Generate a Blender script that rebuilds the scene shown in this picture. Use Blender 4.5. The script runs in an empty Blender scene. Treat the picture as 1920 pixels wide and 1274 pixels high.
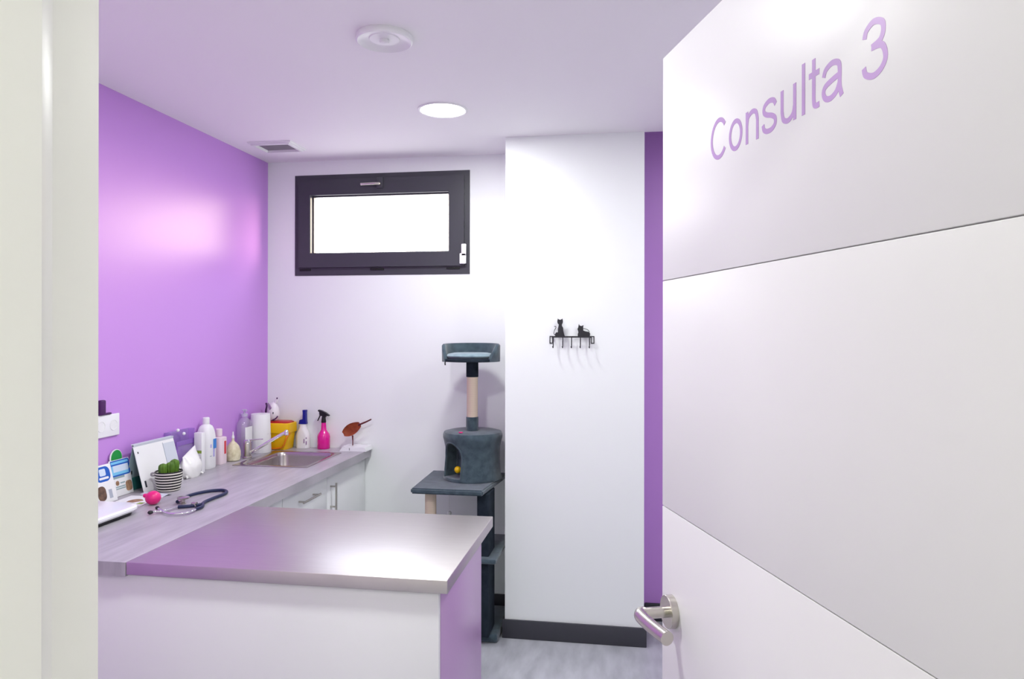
import bpy, bmesh, math, random
from mathutils import Vector, Matrix, Euler
PI = math.pi
rnd = random.Random(7)
S = bpy.context.scene
C = S.collection

# ------------------------------------------------------------------ camera
CAM_H = 1.58
cam_d = bpy.data.cameras.new('camera')
cam = bpy.data.objects.new('camera', cam_d)
C.objects.link(cam)
cam_d.sensor_width = 36.0
cam_d.lens = 36.0 * 1333.07 / 1920
cam_d.shift_y = -15.45 / 1920
cam_d.clip_start = 0.02
cam.matrix_world = (Matrix.Translation((0, 0, CAM_H)) @ Matrix.Rotation(0.156646, 4, 'Z')
                    @ Matrix.Rotation(PI / 2, 4, 'X') @ Matrix.Rotation(0.00132, 4, 'Z'))
S.camera = cam

# ------------------------------------------------------------------ light and exposure
S.view_settings.view_transform = 'Standard'
S.view_settings.look = 'None'
S.view_settings.gamma = 1.0
S.view_settings.exposure = 0.25
SKY = 7.0
GROUND = 3.6
GLOW = 7.2
LAMP_W = 11.0
LAMP_REAR_W = 16.0
FILL_RIGHT_W = 8.2
CORR_W = 5.9
world = bpy.data.worlds.new('sky')
S.world = world
world.use_nodes = True
_nt = world.node_tree
bg = _nt.nodes['Background']


def _node(kind, **inp):
    n = _nt.nodes.new(kind)
    for k, v in inp.items(): n.inputs[k].default_value = v
    return n


def _step(sock, a, b):
    n = _node('ShaderNodeMapRange', **{'From Min': a, 'From Max': b})
    n.interpolation_type = 'SMOOTHSTEP'
    _nt.links.new(sock, n.inputs['Value'])
    return n.outputs['Result']


def _math(op, a, b):
    n = _nt.nodes.new('ShaderNodeMath'); n.operation = op
    for k, v in enumerate((a, b)):
        if isinstance(v, (int, float)): n.inputs[k].default_value = v
        else: _nt.links.new(v, n.inputs[k])
    return n.outputs[0]


# hazy sky: pale above the horizon, dim ground below, a broad warm glow round the low sun
_tc = _nt.nodes.new('ShaderNodeTexCoord')
_xyz = _nt.nodes.new('ShaderNodeSeparateXYZ')
_nt.links.new(_tc.outputs['Generated'], _xyz.inputs[0])
_az = _math('ARCTAN2', _xyz.outputs['Y'], _xyz.outputs['X'])
_el = _math('MULTIPLY', _step(_xyz.outputs['Z'], -0.08, 0.02), _step(_xyz.outputs['Z'], 0.50, 0.12))
_glow = _math('MULTIPLY', _step(_az, math.radians(3), math.radians(12)), _step(_az, math.radians(125), math.radians(88)))
_hot = _step(_az, math.radians(34), math.radians(16))
_boost = _math('ADD', _math('ADD', _math('MULTIPLY', _hot, 4.5), 0.55), _math('MULTIPLY', _step(_az, math.radians(42), math.radians(74)), 2.3))
_glow = _math('MULTIPLY', _glow, _el)
_up = _step(_xyz.outputs['Z'], -0.06, 0.04)
_mixa = _nt.nodes.new('ShaderNodeMix'); _mixa.data_type = 'RGBA'
_mixa.inputs['A'].default_value = (GROUND, GROUND, GROUND * 0.96, 1)
_mixa.inputs['B'].default_value = (SKY * 0.86, SKY * 0.92, SKY, 1)
_nt.links.new(_up, _mixa.inputs['Factor'])
_mixb = _nt.nodes.new('ShaderNodeMix'); _mixb.data_type = 'RGBA'
_mixb.inputs['B'].default_value = (GLOW, GLOW * 0.80, GLOW * 0.58, 1)
_nt.links.new(_mixa.outputs['Result'], _mixb.inputs['A'])
_nt.links.new(_glow, _mixb.inputs['Factor'])
_bst = _nt.nodes.new('ShaderNodeVectorMath'); _bst.operation = 'SCALE'
_bst.inputs[0].default_value = (GLOW, GLOW * 0.80, GLOW * 0.58)
_nt.links.new(_boost, _bst.inputs['Scale'])
_nt.links.new(_bst.outputs['Vector'], _mixb.inputs['B'])
_nt.links.new(_mixb.outputs['Result'], bg.inputs['Color'])
bg.inputs['Strength'].default_value = 1.0

# room extents
XL, XR, YB, YF, YC0, H = -2.10, 1.06, 3.96, 0.563, 0.45, 2.582
PX0, PX1, PY = -0.607, 0.099, 3.62
CT = 0.895

# portal so the daylight is sampled through the window
pd = bpy.data.lights.new('window_portal', 'AREA')
pd.shape = 'RECTANGLE'; pd.size = 0.86; pd.size_y = 0.37
pd.cycles.is_portal = True
po = bpy.data.objects.new('window_portal', pd)
C.objects.link(po)
po.location = (-1.406, YB + 0.06, 2.206)
po.rotation_euler = (-PI / 2, 0, 0)


# ------------------------------------------------------------------ materials
def lin(c):
    return tuple((x / 255 / 12.92) if x / 255 <= 0.04045 else ((x / 255 + 0.055) / 1.055) ** 2.4 for x in c)


def mat(name, rgb, rough=0.5, metal=0.0, var=0.0, vscale=20, stretch=(1, 1, 1), bump=0.0, bscale=200,
        coat=0.0, sheen=0.0, emit=0.0, trans=0.0, ior=1.45, spec=0.5, sss=0.0, aniso=0.0, rgb2=None, alpha=1.0):
    m = bpy.data.materials.new(name)
    m.use_nodes = True
    nt = m.node_tree
    b = nt.nodes['Principled BSDF']
    c = lin(rgb)
    b.inputs['Base Color'].default_value = (*c, 1)
    b.inputs['Roughness'].default_value = rough
    b.inputs['Metallic'].default_value = metal
    b.inputs['IOR'].default_value = ior
    b.inputs['Specular IOR Level'].default_value = spec
    b.inputs['Coat Weight'].default_value = coat
    b.inputs['Coat Roughness'].default_value = 0.1
    b.inputs['Sheen Weight'].default_value = sheen
    b.inputs['Transmission Weight'].default_value = trans
    b.inputs['Subsurface Weight'].default_value = sss
    b.inputs['Alpha'].default_value = alpha
    if emit:
        b.inputs['Emission Color'].default_value = (*c, 1)
        b.inputs['Emission Strength'].default_value = emit
    tc = nt.nodes.new('ShaderNodeTexCoord')
    if var or rgb2:
        mp = nt.nodes.new('ShaderNodeMapping')
        mp.inputs['Scale'].default_value = stretch
        nt.links.new(tc.outputs['Object'], mp.inputs['Vector'])
        n = nt.nodes.new('ShaderNodeTexNoise')
        n.inputs['Scale'].default_value = vscale
        n.inputs['Detail'].default_value = 5
        nt.links.new(mp.outputs['Vector'], n.inputs['Vector'])
        r = nt.nodes.new('ShaderNodeValToRGB')
        r.color_ramp.elements[0].position = 0.3
        r.color_ramp.elements[1].position = 0.7
        if rgb2:
            a, z = lin(rgb2), c
        else:
            a = tuple(max(0, x * (1 - var)) for x in c); z = tuple(min(1, x * (1 + var)) for x in c)
        r.color_ramp.elements[0].color = (*a, 1)
        r.color_ramp.elements[1].color = (*z, 1)
        nt.links.new(n.outputs['Fac'], r.inputs['Fac'])
        nt.links.new(r.outputs['Color'], b.inputs['Base Color'])
    if bump:
        n2 = nt.nodes.new('ShaderNodeTexNoise')
        n2.inputs['Scale'].default_value = bscale
        n2.inputs['Detail'].default_value = 3
        nt.links.new(tc.outputs['Object'], n2.inputs['Vector'])
        bp = nt.nodes.new('ShaderNodeBump')
        bp.inputs['Strength'].default_value = bump
        bp.inputs['Distance'].default_value = 0.002
        nt.links.new(n2.outputs['Fac'], bp.inputs['Height'])
        nt.links.new(bp.outputs['Normal'], b.inputs['Normal'])
    return m


def stripes_mat(name, rgb_a, rgb_b, period, duty, rough, axis='Z', phase=0.0):
    m = mat(name, rgb_a, rough)
    nt = m.node_tree
    b = nt.nodes['Principled BSDF']
    tc = nt.nodes.new('ShaderNodeTexCoord')
    sx = nt.nodes.new('ShaderNodeSeparateXYZ')
    nt.links.new(tc.outputs['Object'], sx.inputs[0])
    ad = nt.nodes.new('ShaderNodeMath'); ad.operation = 'ADD'; ad.inputs[1].default_value = phase
    nt.links.new(sx.outputs[axis], ad.inputs[0])
    dv = nt.nodes.new('ShaderNodeMath'); dv.operation = 'DIVIDE'; dv.inputs[1].default_value = period
    nt.links.new(ad.outputs[0], dv.inputs[0])
    fr = nt.nodes.new('ShaderNodeMath'); fr.operation = 'FRACT'
    nt.links.new(dv.outputs[0], fr.inputs[0])
    lt = nt.nodes.new('ShaderNodeMath'); lt.operation = 'LESS_THAN'; lt.inputs[1].default_value = duty
    nt.links.new(fr.outputs[0], lt.inputs[0])
    mx = nt.nodes.new('ShaderNodeMix'); mx.data_type = 'RGBA'
    mx.inputs['A'].default_value = (*lin(rgb_a), 1)
    mx.inputs['B'].default_value = (*lin(rgb_b), 1)
    nt.links.new(lt.outputs[0], mx.inputs['Factor'])
    nt.links.new(mx.outputs['Result'], b.inputs['Base Color'])
    return m


M = {}
M['wall_white'] = mat('white wall paint', (243, 246, 247), 0.6, bump=0.05, bscale=260)
M['wall_purple'] = mat('purple wall paint', (202, 147, 228), 0.34, bump=0.04, bscale=260)
M['ceiling'] = mat('ceiling paint', (248, 246, 249), 0.7, bump=0.03)
M['corridor'] = mat('corridor wall paint', (246, 247, 240), 0.6)
M['skirting'] = mat('anthracite skirting', (62, 62, 70), 0.45)
M['floor'] = mat('grey marbled vinyl', (190, 192, 200), 0.28, rgb2=(164, 166, 174), vscale=6, stretch=(3.0, 0.9, 1))
M['door_white'] = mat('white lacquered door', (231, 232, 231), 0.42)
M['jamb'] = mat('white lacquered frame', (240, 241, 234), 0.35)
M['groove'] = mat('door core', (226, 226, 226), 0.6)
M['letter'] = mat('lilac vinyl letters', (188, 152, 208), 0.4)
M['nickel'] = mat('satin nickel', (196, 192, 184), 0.27, 1.0)
M['chrome'] = mat('chrome', (225, 225, 228), 0.1, 1.0)
M['steel'] = mat('brushed stainless steel', (204, 199, 197), 0.36, 1.0, var=0.03, vscale=14, stretch=(0.6, 14, 1))
M['sink_steel'] = mat('sink stainless steel', (176, 168, 168), 0.27, 1.0)
M['worktop'] = mat('grey wood laminate', (184, 180, 188), 0.34, rgb2=(160, 156, 164), vscale=6, stretch=(5, 0.7, 1))
M['cab_white'] = mat('white cabinet laminate', (240, 242, 244), 0.3)
M['panel_white'] = mat('white panel laminate', (236, 237, 238), 0.35)
M['panel_lilac'] = mat('lilac panel laminate', (196, 160, 206), 0.3)
M['alu_dark'] = mat('anthracite window profile', (66, 66, 74), 0.32)
M['black_gasket'] = mat('black gasket', (22, 22, 24), 0.6)
M['white_plastic'] = mat('white plastic', (240, 240, 242), 0.35)
M['white_gloss'] = mat('white gloss plastic', (242, 242, 246), 0.18)
M['grey_plastic'] = mat('grey plastic', (150, 146, 152), 0.45)
M['plush'] = mat('slate plush', (78, 95, 105), 0.95, rgb2=(54, 68, 78), vscale=26, bump=0.5, bscale=420, sheen=0.4, spec=0.2)
M['plush_pale'] = mat('pale slate plush', (142, 166, 174), 0.95, rgb2=(112, 136, 146), vscale=22, bump=0.6, bscale=380, sheen=0.5, spec=0.2)
M['plush_dark'] = mat('dark plush', (44, 53, 63), 0.95, rgb2=(32, 40, 50), vscale=26, bump=0.5, bscale=420, spec=0.2)
M['sisal'] = stripes_mat('sisal rope', (226, 208, 188), (206, 186, 166), 0.006, 0.3, 0.9)
M['black_metal'] = mat('black painted metal', (34, 34, 40), 0.45)
M['black'] = mat('black plastic', (24, 24, 30), 0.4)
M['navy'] = mat('navy rubber', (22, 34, 74), 0.4)
M['pink'] = mat('hot pink rubber', (232, 34, 128), 0.35, coat=0.2)
M['magenta'] = mat('translucent magenta plastic', (226, 8, 150), 0.2, coat=0.5, sss=0.2)
M['yellow'] = mat('yellow plastic', (246, 196, 12), 0.35)
M['amber'] = mat('orange plastic', (232, 130, 20), 0.35)
M['red'] = mat('red plastic', (190, 28, 22), 0.4)
M['red_label'] = mat('red label', (216, 70, 82), 0.45)
M['blue_label'] = mat('blue label', (62, 132, 210), 0.45)
M['lav_label'] = mat('lavender label', (176, 170, 226), 0.45)
M['blue_deep'] = mat('deep blue plastic', (10, 24, 140), 0.35)
M['blue_print'] = mat('blue print', (28, 92, 190), 0.45)
M['cyan_print'] = mat('light blue print', (126, 200, 240), 0.45)
M['pale_print'] = mat('pale blue print', (212, 226, 244), 0.5)
M['green_print'] = mat('green print', (34, 150, 70), 0.45)
M['lime_label'] = mat('lime label', (150, 178, 70), 0.5)
M['brown_print'] = mat('brown fur print', (124, 94, 76), 0.5, rgb2=(70, 52, 44), vscale=60)
M['tan_print'] = mat('tan print', (186, 150, 120), 0.5, rgb2=(130, 96, 72), vscale=50)
M['ink'] = mat('dark ink', (48, 52, 60), 0.5)
M['grey_ink'] = mat('grey ink', (170, 176, 190), 0.5)
M['paper'] = mat('white paper', (238, 238, 240), 0.6)
M['paper_grey'] = mat('pale grey paper', (206, 212, 222), 0.6)
M['teal_card'] = mat('teal card', (40, 110, 104), 0.55)
M['card_grey'] = mat('grey card', (150, 172, 176), 0.55)
M['cactus'] = mat('cactus green', (98, 138, 40), 0.6, rgb2=(66, 104, 26), vscale=40, bump=0.3, bscale=150)
M['soil'] = mat('dark soil', (34, 28, 26), 0.95, bump=0.8, bscale=160)
M['pot'] = stripes_mat('black and white glaze', (236, 232, 222), (28, 28, 30), 0.0116, 0.60, 0.4, phase=0.0035)
M['cream'] = mat('cream speckled glaze', (236, 230, 202), 0.4, rgb2=(206, 196, 160), vscale=50)
M['cotton'] = mat('cotton bag film', (240, 240, 238), 0.3, bump=0.5, bscale=45, coat=0.3)
M['wood'] = mat('orange brown wood', (206, 116, 80), 0.4, rgb2=(166, 78, 52), vscale=24)
M['wood_dark'] = mat('dark red wood', (96, 34, 36), 0.4)
M['figure'] = mat('white glazed figure', (236, 230, 236), 0.3)
M['mauve'] = mat('mauve paint', (150, 116, 160), 0.5)
M['plum'] = mat('plum paint', (72, 28, 88), 0.5)


def thin(name, rgb, gloss=0.08, opacity=0.3, rough=0.08):
    """clear plastic film: transparent, tinted, with a gloss"""
    m = bpy.data.materials.new(name)
    m.use_nodes = True
    nt = m.node_tree
    nt.nodes.clear()
    out = nt.nodes.new('ShaderNodeOutputMaterial')
    tr = nt.nodes.new('ShaderNodeBsdfTransparent')
    tr.inputs['Color'].default_value = (*lin(rgb), 1)
    df = nt.nodes.new('ShaderNodeBsdfDiffuse')
    df.inputs['Color'].default_value = (*lin(rgb), 1)
    gl = nt.nodes.new('ShaderNodeBsdfGlossy')
    gl.inputs['Roughness'].default_value = rough
    a = nt.nodes.new('ShaderNodeMixShader'); a.inputs[0].default_value = opacity
    nt.links.new(tr.outputs[0], a.inputs[1]); nt.links.new(df.outputs[0], a.inputs[2])
    b = nt.nodes.new('ShaderNodeMixShader'); b.inputs[0].default_value = gloss
    nt.links.new(a.outputs[0], b.inputs[1]); nt.links.new(gl.outputs[0], b.inputs[2])
    nt.links.new(b.outputs[0], out.inputs[0])
    return m


M['glass'] = thin('window glass', (252, 252, 255), 0.06, 0.0, 0.02)
M['acrylic_purple'] = thin('purple tinted acrylic', (230, 212, 246), 0.08, 0.2)
M['acrylic_dark'] = mat('dark purple acrylic', (134, 94, 182), 0.25, coat=0.4)
M['clear_lilac'] = thin('clear bottle plastic', (247, 243, 252), 0.10, 0.20)
M['clear_white'] = thin('clear white plastic', (236, 232, 246), 0.12, 0.5)
M['lamp_glow'] = mat('lit lamp diffuser', (255, 253, 250), 0.5, emit=9.0)


# ------------------------------------------------------------------ mesh helpers
def box(bm, x0, x1, y0, y1, z0, z1, bev=0.0, seg=2, mtx=None):
    r = bmesh.ops.create_cube(bm, size=1.0)
    vs = r['verts']
    for v in vs:
        v.co = Vector((x0 + (v.co.x + 0.5) * (x1 - x0), y0 + (v.co.y + 0.5) * (y1 - y0), z0 + (v.co.z + 0.5) * (z1 - z0)))
    if bev > 0:
        es = list({e for v in vs for e in v.link_edges})
        rr = bmesh.ops.bevel(bm, geom=es, offset=bev, segments=seg, affect='EDGES', profile=0.5)
        vs = list({v for f in rr['faces'] for v in f.verts} | {v for v in vs if v.is_valid})
    if mtx is not None:
        bmesh.ops.transform(bm, matrix=mtx, verts=vs)
    return vs


def loft(bm, loops, cap0=True, cap1=True, closed=True, mtx=None):
    rows = [[bm.verts.new(p) for p in lp] for lp in loops]
    n = len(rows[0])
    for a, b in zip(rows[:-1], rows[1:]):
        for i in range(n if closed else n - 1):
            j = (i + 1) % n
            bm.faces.new((a[i], a[j], b[j], b[i]))
    if cap0: bm.faces.new(list(reversed(rows[0])))
    if cap1: bm.faces.new(rows[-1])
    vs = [v for r in rows for v in r]
    if mtx is not None:
        bmesh.ops.transform(bm, matrix=mtx, verts=vs)
    return vs


def circ(r, z, n=32, cx=0.0, cy=0.0, sx=1.0, sy=1.0):
    return [(cx + r * sx * math.cos(2 * PI * i / n), cy + r * sy * math.sin(2 * PI * i / n), z) for i in range(n)]


def lathe(bm, prof, n=32, cx=0.0, cy=0.0, sx=1.0, sy=1.0, cap0=True, cap1=True, mtx=None):
    return loft(bm, [circ(max(r, 1e-4), z, n, cx, cy, sx, sy) for r, z in prof], cap0, cap1, mtx=mtx)


def rrect(hx, hy, r, z, k=6, cx=0.0, cy=0.0):
    out = []
    for q, (sx, sy) in enumerate(((1, 1), (-1, 1), (-1, -1), (1, -1))):
        for i in range(k + 1):
            a = q * PI / 2 + i / k * PI / 2
            out.append((cx + sx * (hx - r) + r * math.cos(a), cy + sy * (hy - r) + r * math.sin(a), z))
    return out


def prism(bm, pts, d0, d1, axis='Y', mtx=None):
    """polygon given in the plane across `axis`, drawn out from d0 to d1"""
    def p3(p, d):
        if axis == 'Y': return (p[0], d, p[1])
        if axis == 'X': return (d, p[0], p[1])
        return (p[0], p[1], d)
    return loft(bm, [[p3(p, d0) for p in pts], [p3(p, d1) for p in pts]], mtx=mtx)


def ring(bm, X0, X1, Z0, Z1, x0, x1, z0, z1, y0, y1, ch=0.0):
    """rectangular frame in the XZ plane, y0 the near face; ch narrows the near face's inner edge"""
    def rect(a, b, c, d, y): return [(a, y, c), (b, y, c), (b, y, d), (a, y, d)]
    lps = [rect(x0, x1, z0, z1, y1), rect(X0, X1, Z0, Z1, y1), rect(X0, X1, Z0, Z1, y0)]
    lps += [rect(x0 - ch, x1 + ch, z0 - ch, z1 + ch, y0), rect(x0, x1, z0, z1, y0 + ch)]
    rows = [[bm.verts.new(p) for p in lp] for lp in lps]
    m = len(rows)
    for k in range(m):
        a, b = rows[k], rows[(k + 1) % m]
        for i in range(4):
            j = (i + 1) % 4
            bm.faces.new((a[i], a[j], b[j], b[i]))


def tube(bm, pts, r, n=12, r_end=None, caps=True):
    pts = [Vector(p) for p in pts]
    rows = []
    up = Vector((0, 0, 1))
    prev = None
    for i, p in enumerate(pts):
        t = (pts[min(i + 1, len(pts) - 1)] - pts[max(i - 1, 0)]).normalized()
        if prev is None:
            a = up if abs(t.dot(up)) < 0.95 else Vector((1, 0, 0))
            u = t.cross(a).normalized()
        else:
            u = (prev - t * prev.dot(t)).normalized()
        prev = u
        w = t.cross(u)
        rr = r if r_end is None else r + (r_end - r) * i / (len(pts) - 1)
        if isinstance(r, (list, tuple)): rr = r[i]
        rows.append([p + u * (rr * math.cos(2 * PI * k / n)) + w * (rr * math.sin(2 * PI * k / n)) for k in range(n)])
    return loft(bm, rows, caps, caps)


def spline(pts, n=8, closed=False):
    P = [Vector(p) for p in pts]
    out = []
    m = len(P)
    for i in range(m if closed else m - 1):
        g = (lambda k: P[k % m]) if closed else (lambda k: P[min(max(k, 0), m - 1)])
        p0, p1, p2, p3 = g(i - 1), g(i), g(i + 1), g(i + 2)
        for k in range(n):
            t = k / n
            out.append(0.5 * ((2 * p1) + (p2 - p0) * t + (2 * p0 - 5 * p1 + 4 * p2 - p3) * t * t + (3 * p1 - p0 - 3 * p2 + p3) * t ** 3))
    if not closed: out.append(P[-1])
    return out


def ball(bm, r, c=(0, 0, 0), s=(1, 1, 1), u=24, v=16):
    rr = bmesh.ops.create_uvsphere(bm, u_segments=u, v_segments=v, radius=r)
    for q in rr['verts']:
        q.co = Vector((c[0] + q.co.x * s[0], c[1] + q.co.y * s[1], c[2] + q.co.z * s[2]))
    return rr['verts']


def NB(): return bmesh.new()


def obj(name, bm, m, parent=None, angle=38, loc=None):
    bmesh.ops.recalc_face_normals(bm, faces=bm.faces)
    me = bpy.data.meshes.new(name)
    bm.to_mesh(me); bm.free()
    me.materials.append(M[m] if isinstance(m, str) else m)
    me.shade_smooth()
    me.set_sharp_from_angle(angle=math.radians(angle))
    o = bpy.data.objects.new(name, me)
    C.objects.link(o)
    if parent is not None: o.parent = parent
    if loc is not None: o.location = loc
    return o


def tag(o, label, cat, group=None, kind=None):
    o['label'] = label; o['category'] = cat
    if group: o['group'] = group
    if kind: o['kind'] = kind
    return o


def thing(name, label, cat, loc=(0, 0, 0), rz=0.0, group=None, kind=None):
    o = bpy.data.objects.new(name, None)
    o.empty_display_size = 0.05
    C.objects.link(o)
    o.location = loc
    o.rotation_euler = (0, 0, rz)
    return tag(o, label, cat, group, kind)


def struct(name, bm, m, label, cat):
    return tag(obj(name, bm, m), label, cat, kind='structure')


def boxo(*a, **k):
    b = NB(); box(b, *a, **k); return b


def cut(o, cbm):
    """carve the closed mesh cbm out of object o and keep the result as plain mesh"""
    bmesh.ops.recalc_face_normals(cbm, faces=cbm.faces)
    me = bpy.data.meshes.new('cutter'); cbm.to_mesh(me); cbm.free()
    co = bpy.data.objects.new('cutter', me); C.objects.link(co)
    co.parent = o.parent
    md = o.modifiers.new('cut', 'BOOLEAN'); md.operation = 'DIFFERENCE'; md.object = co; md.solver = 'EXACT'
    bpy.context.view_layer.update()
    dg = bpy.context.evaluated_depsgraph_get()
    nm = bpy.data.meshes.new_from_object(o.evaluated_get(dg))
    o.modifiers.clear()
    old = o.data
    nm.name = old.name
    o.data = nm
    bpy.data.objects.remove(co); bpy.data.meshes.remove(me)
    nm.shade_smooth(); nm.set_sharp_from_angle(angle=math.radians(38))


# ------------------------------------------------------------------ the setting
T = 0.14
WX0, WX1, WZ0, WZ1 = -1.927, -0.869, 1.906, 2.499          # window opening
b = NB(); box(b, XL - T, XL, YC0, YB + 0.1, 0, H + 0.3)
struct('wall_left', b, 'wall_purple', 'purple painted wall on the left behind the worktop', 'wall')
b = NB()
box(b, XL, WX0, YB, YB + 0.1, 0, H + 0.3); box(b, WX1, PX1, YB, YB + 0.1, 0, H + 0.3)
box(b, WX0, WX1, YB, YB + 0.1, 0, WZ0); box(b, WX0, WX1, YB, YB + 0.1, WZ1, H + 0.3)
bmesh.ops.remove_doubles(b, verts=b.verts, dist=1e-5)
struct('wall_back', b, 'wall_white', 'white back wall with the small high window', 'wall')
struct('wall_recess', boxo(PX1, XR, YB, YB + 0.1, 0, 3.0), 'wall_purple', 'narrow strip of purple wall between the white pillar and the door', 'wall')
struct('wall_right', boxo(XR, XR + T, YC0, YB + 0.1, 0, 3.0), 'wall_white', 'white wall on the right hidden by the open door', 'wall')
struct('wall_pillar', boxo(PX0, PX1, PY, YB, 0, H), 'wall_white', 'white pillar standing out from the back wall beside the cat tree', 'pillar')
b = NB(); box(b, XL - T, XR + T, -1.25, PY + 0.012, H, H + 0.45); box(b, XL - T, PX1, PY + 0.012, YB + 0.1, H, H + 0.45)
struct('ceiling', b, 'ceiling', 'white ceiling with one lit round downlight', 'ceiling')
struct('ceiling_recess', boxo(PX1, XR + T, PY + 0.012, YB + 0.1, 2.96, 3.05), 'ceiling', 'raised bit of ceiling over the purple strip', 'ceiling')
struct('floor', boxo(XL - T, XR + T, -1.25, YB + 0.1, -0.1, 0), 'floor', 'grey marbled vinyl floor', 'floor')
# wall with the doorway
DX0, DX1, DH = -0.50, 0.375, 2.09
b = NB(); box(b, XL, DX0, YC0, YF, 0, H); box(b, DX1, XR, YC0, YF, 0, H); box(b, DX0, DX1, YC0, YF, DH, H)
struct('wall_front', b, 'corridor', 'wall with the doorway the picture is taken through', 'wall')
b = NB(); box(b, XL - T, XR + T, -1.25, -1.11, 0, H)
struct('wall_corridor', b, 'corridor', 'corridor wall behind the viewer', 'wall')
b = NB(); box(b, XL - T, XL, -1.11, YC0, 0, H); box(b, XR, XR + T, -1.11, YC0, 0, H)
struct('wall_corridor_end', b, 'corridor', 'end walls of the corridor behind the viewer', 'wall')

# door lining with its stop
b = NB()
prof = [(-0.50, 0.440), (-0.452, 0.440), (-0.452, 0.494), (-0.4555, 0.4975), (-0.462, 0.5155), (-0.4655, 0.5175), (-0.47, 0.52), (-0.47, 0.577), (-0.50, 0.577)]
prism(b, prof, 0.0, 2.09, axis='Z')
struct('trim_1', b, 'jamb', 'white door frame upright along the left edge', 'door frame')
b = NB()
prism(b, [(0.375, 0.440), (0.327, 0.440), (0.327, 0.494), (0.345, 0.50), (0.345, 0.577), (0.375, 0.577)], 0.0, 2.09, axis='Z')
struct('trim_2', b, 'jamb', 'white door frame upright on the hinge side', 'door frame')
b = NB()
box(b, -0.452, 0.327, 0.440, 0.50, 2.062, 2.09); box(b, -0.47, 0.345, 0.50, 0.573, 2.075, 2.09)
struct('trim_3', b, 'jamb', 'white head of the door frame', 'door frame')

# skirting
b = NB(); box(b, PX0 - 0.013, PX1 + 0.013, PY - 0.013, PY, 0, 0.096, 0.003); box(b, PX0 - 0.013, PX0, PY, YB - 0.014, 0, 0.096, 0.002); box(b, PX1, PX1 + 0.013, PY, YB - 0.014, 0, 0.096, 0.002)
struct('baseboard_pillar', b, 'skirting', 'anthracite skirting around the foot of the white pillar', 'skirting board')
struct('baseboard_back', boxo(-1.488, PX0 - 0.014, YB - 0.013, YB, 0, 0.096, 0.003), 'skirting', 'anthracite skirting along the back wall behind the cat tree', 'skirting board')
struct('baseboard_recess', boxo(PX1 + 0.014, XR, YB - 0.013, YB, 0, 0.096, 0.003), 'skirting', 'anthracite skirting under the purple strip', 'skirting board')

# ---- window
w = thing('window_1', 'small high window with anthracite frame in the back wall', 'window', (0, YB, 0), kind='structure')
b = NB(); ring(b, WX0 + 0.001, WX1 - 0.001, WZ0 + 0.001, WZ1 - 0.001, WX0 + 0.05, WX1 - 0.05, WZ0 + 0.055, WZ1 - 0.045, -0.004, 0.075, 0.004)
obj('frame', b, 'alu_dark', w)
GX0, GX1, GZ0, GZ1 = -1.822, -0.990, 2.037, 2.377
b = NB(); ring(b, WX0 + 0.03, WX1 - 0.03, WZ0 + 0.047, WZ1 - 0.03, GX0, GX1, GZ0, GZ1, -0.022, 0.06, 0.004)
sash = obj('sash', b, 'alu_dark', w)
b = NB(); ring(b, GX0 - 0.001, GX1 + 0.001, GZ0 - 0.001, GZ1 + 0.001, GX0 + 0.007, GX1 - 0.007, GZ0 + 0.005, GZ1 - 0.007, 0.012, 0.03, 0.002)
obj('glazing_bead', b, 'alu_dark', sash)
obj('pane', boxo(GX0 - 0.002, GX1 + 0.002, 0.03, 0.036, GZ0 - 0.002, GZ1 + 0.002), 'glass', w)
b = NB(); box(b, -1.415, -1.375, -0.030, -0.0225, 2.405, 2.47, 0.003)
h = obj('window_handle', b, 'alu_dark', w)
b = NB(); tube(b, [(-1.393, -0.028, 2.428), (-1.393, -0.050, 2.428)], 0.008)
tube(b, spline([(-1.388, -0.052, 2.428), (-1.42, -0.056, 2.428), (-1.50, -0.052, 2.427)]), 0.0075)
obj('lever', b, 'nickel', h)
b = NB(); box(b, -0.912, -0.884, -0.034, -0.0225, 2.005, 2.075, 0.004); box(b, -0.922, -0.884, -0.034, -0.0225, 1.962, 2.022, 0.004)
obj('hinge_cover', b, 'white_plastic', w)['label'] = 'white plastic hinge cover'
for x0, x1 in ((-1.895, -1.825), (-1.46, -1.375), (-1.005, -0.925)):
    obj('drain_cap', boxo(x0, x1, -0.010, -0.0045, 1.934, 1.946, 0.003), 'black_gasket', w)

# ---- door leaf, open into the room
DA = 0.32874
free = Vector((0.065, 1.249))
dv = Vector((-math.sin(DA), math.cos(DA)))                  # hinge -> free edge
DW = 0.79
hx = free - dv * DW
door = thing('door_1', 'white grooved door standing open on the right with lilac lettering', 'door', (hx.x, hx.y, 0), DA, kind='structure')
# local axes: +Y towards the free edge, -X the face seen
obj('leaf', boxo(0.004, 0.037, 0.0005, DW - 0.0005, 0.008, 2.05), 'groove', door)['label'] = 'door core'
zs = [0.008, 0.509, 0.895, 1.281, 1.667, 2.05]
b = NB()
for z0, z1 in zip(zs[:-1], zs[1:]):
    lo = z0 + (0.0006 if z0 > 0.1 else 0); hi = z1 - (0.0006 if z1 < 2 else 0)
    box(b, 0.0, 0.0041, 0, DW, lo, hi, 0.0011, 2)
obj('face_panel', b, 'door_white', door)

# lettering, drawn as strokes in em units
def stroke(bm, pts, wd, fm):
    pts = [Vector((p[0], p[1])) for p in pts]
    n = len(pts)
    L, R = [], []
    for i, p in enumerate(pts):
        t = (pts[min(i + 1, n - 1)] - pts[max(i - 1, 0)]).normalized()
        nn = Vector((-t.y, t.x))
        ww = wd[i] if isinstance(wd, list) else wd
        L.append(p + nn * ww / 2); R.append(p - nn * ww / 2)
    rows = []
    for a, c in zip(L, R):
        rows.append([fm(a, 0), fm(c, 0), fm(c, 1), fm(a, 1)])
    loft(bm, rows)


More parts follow.
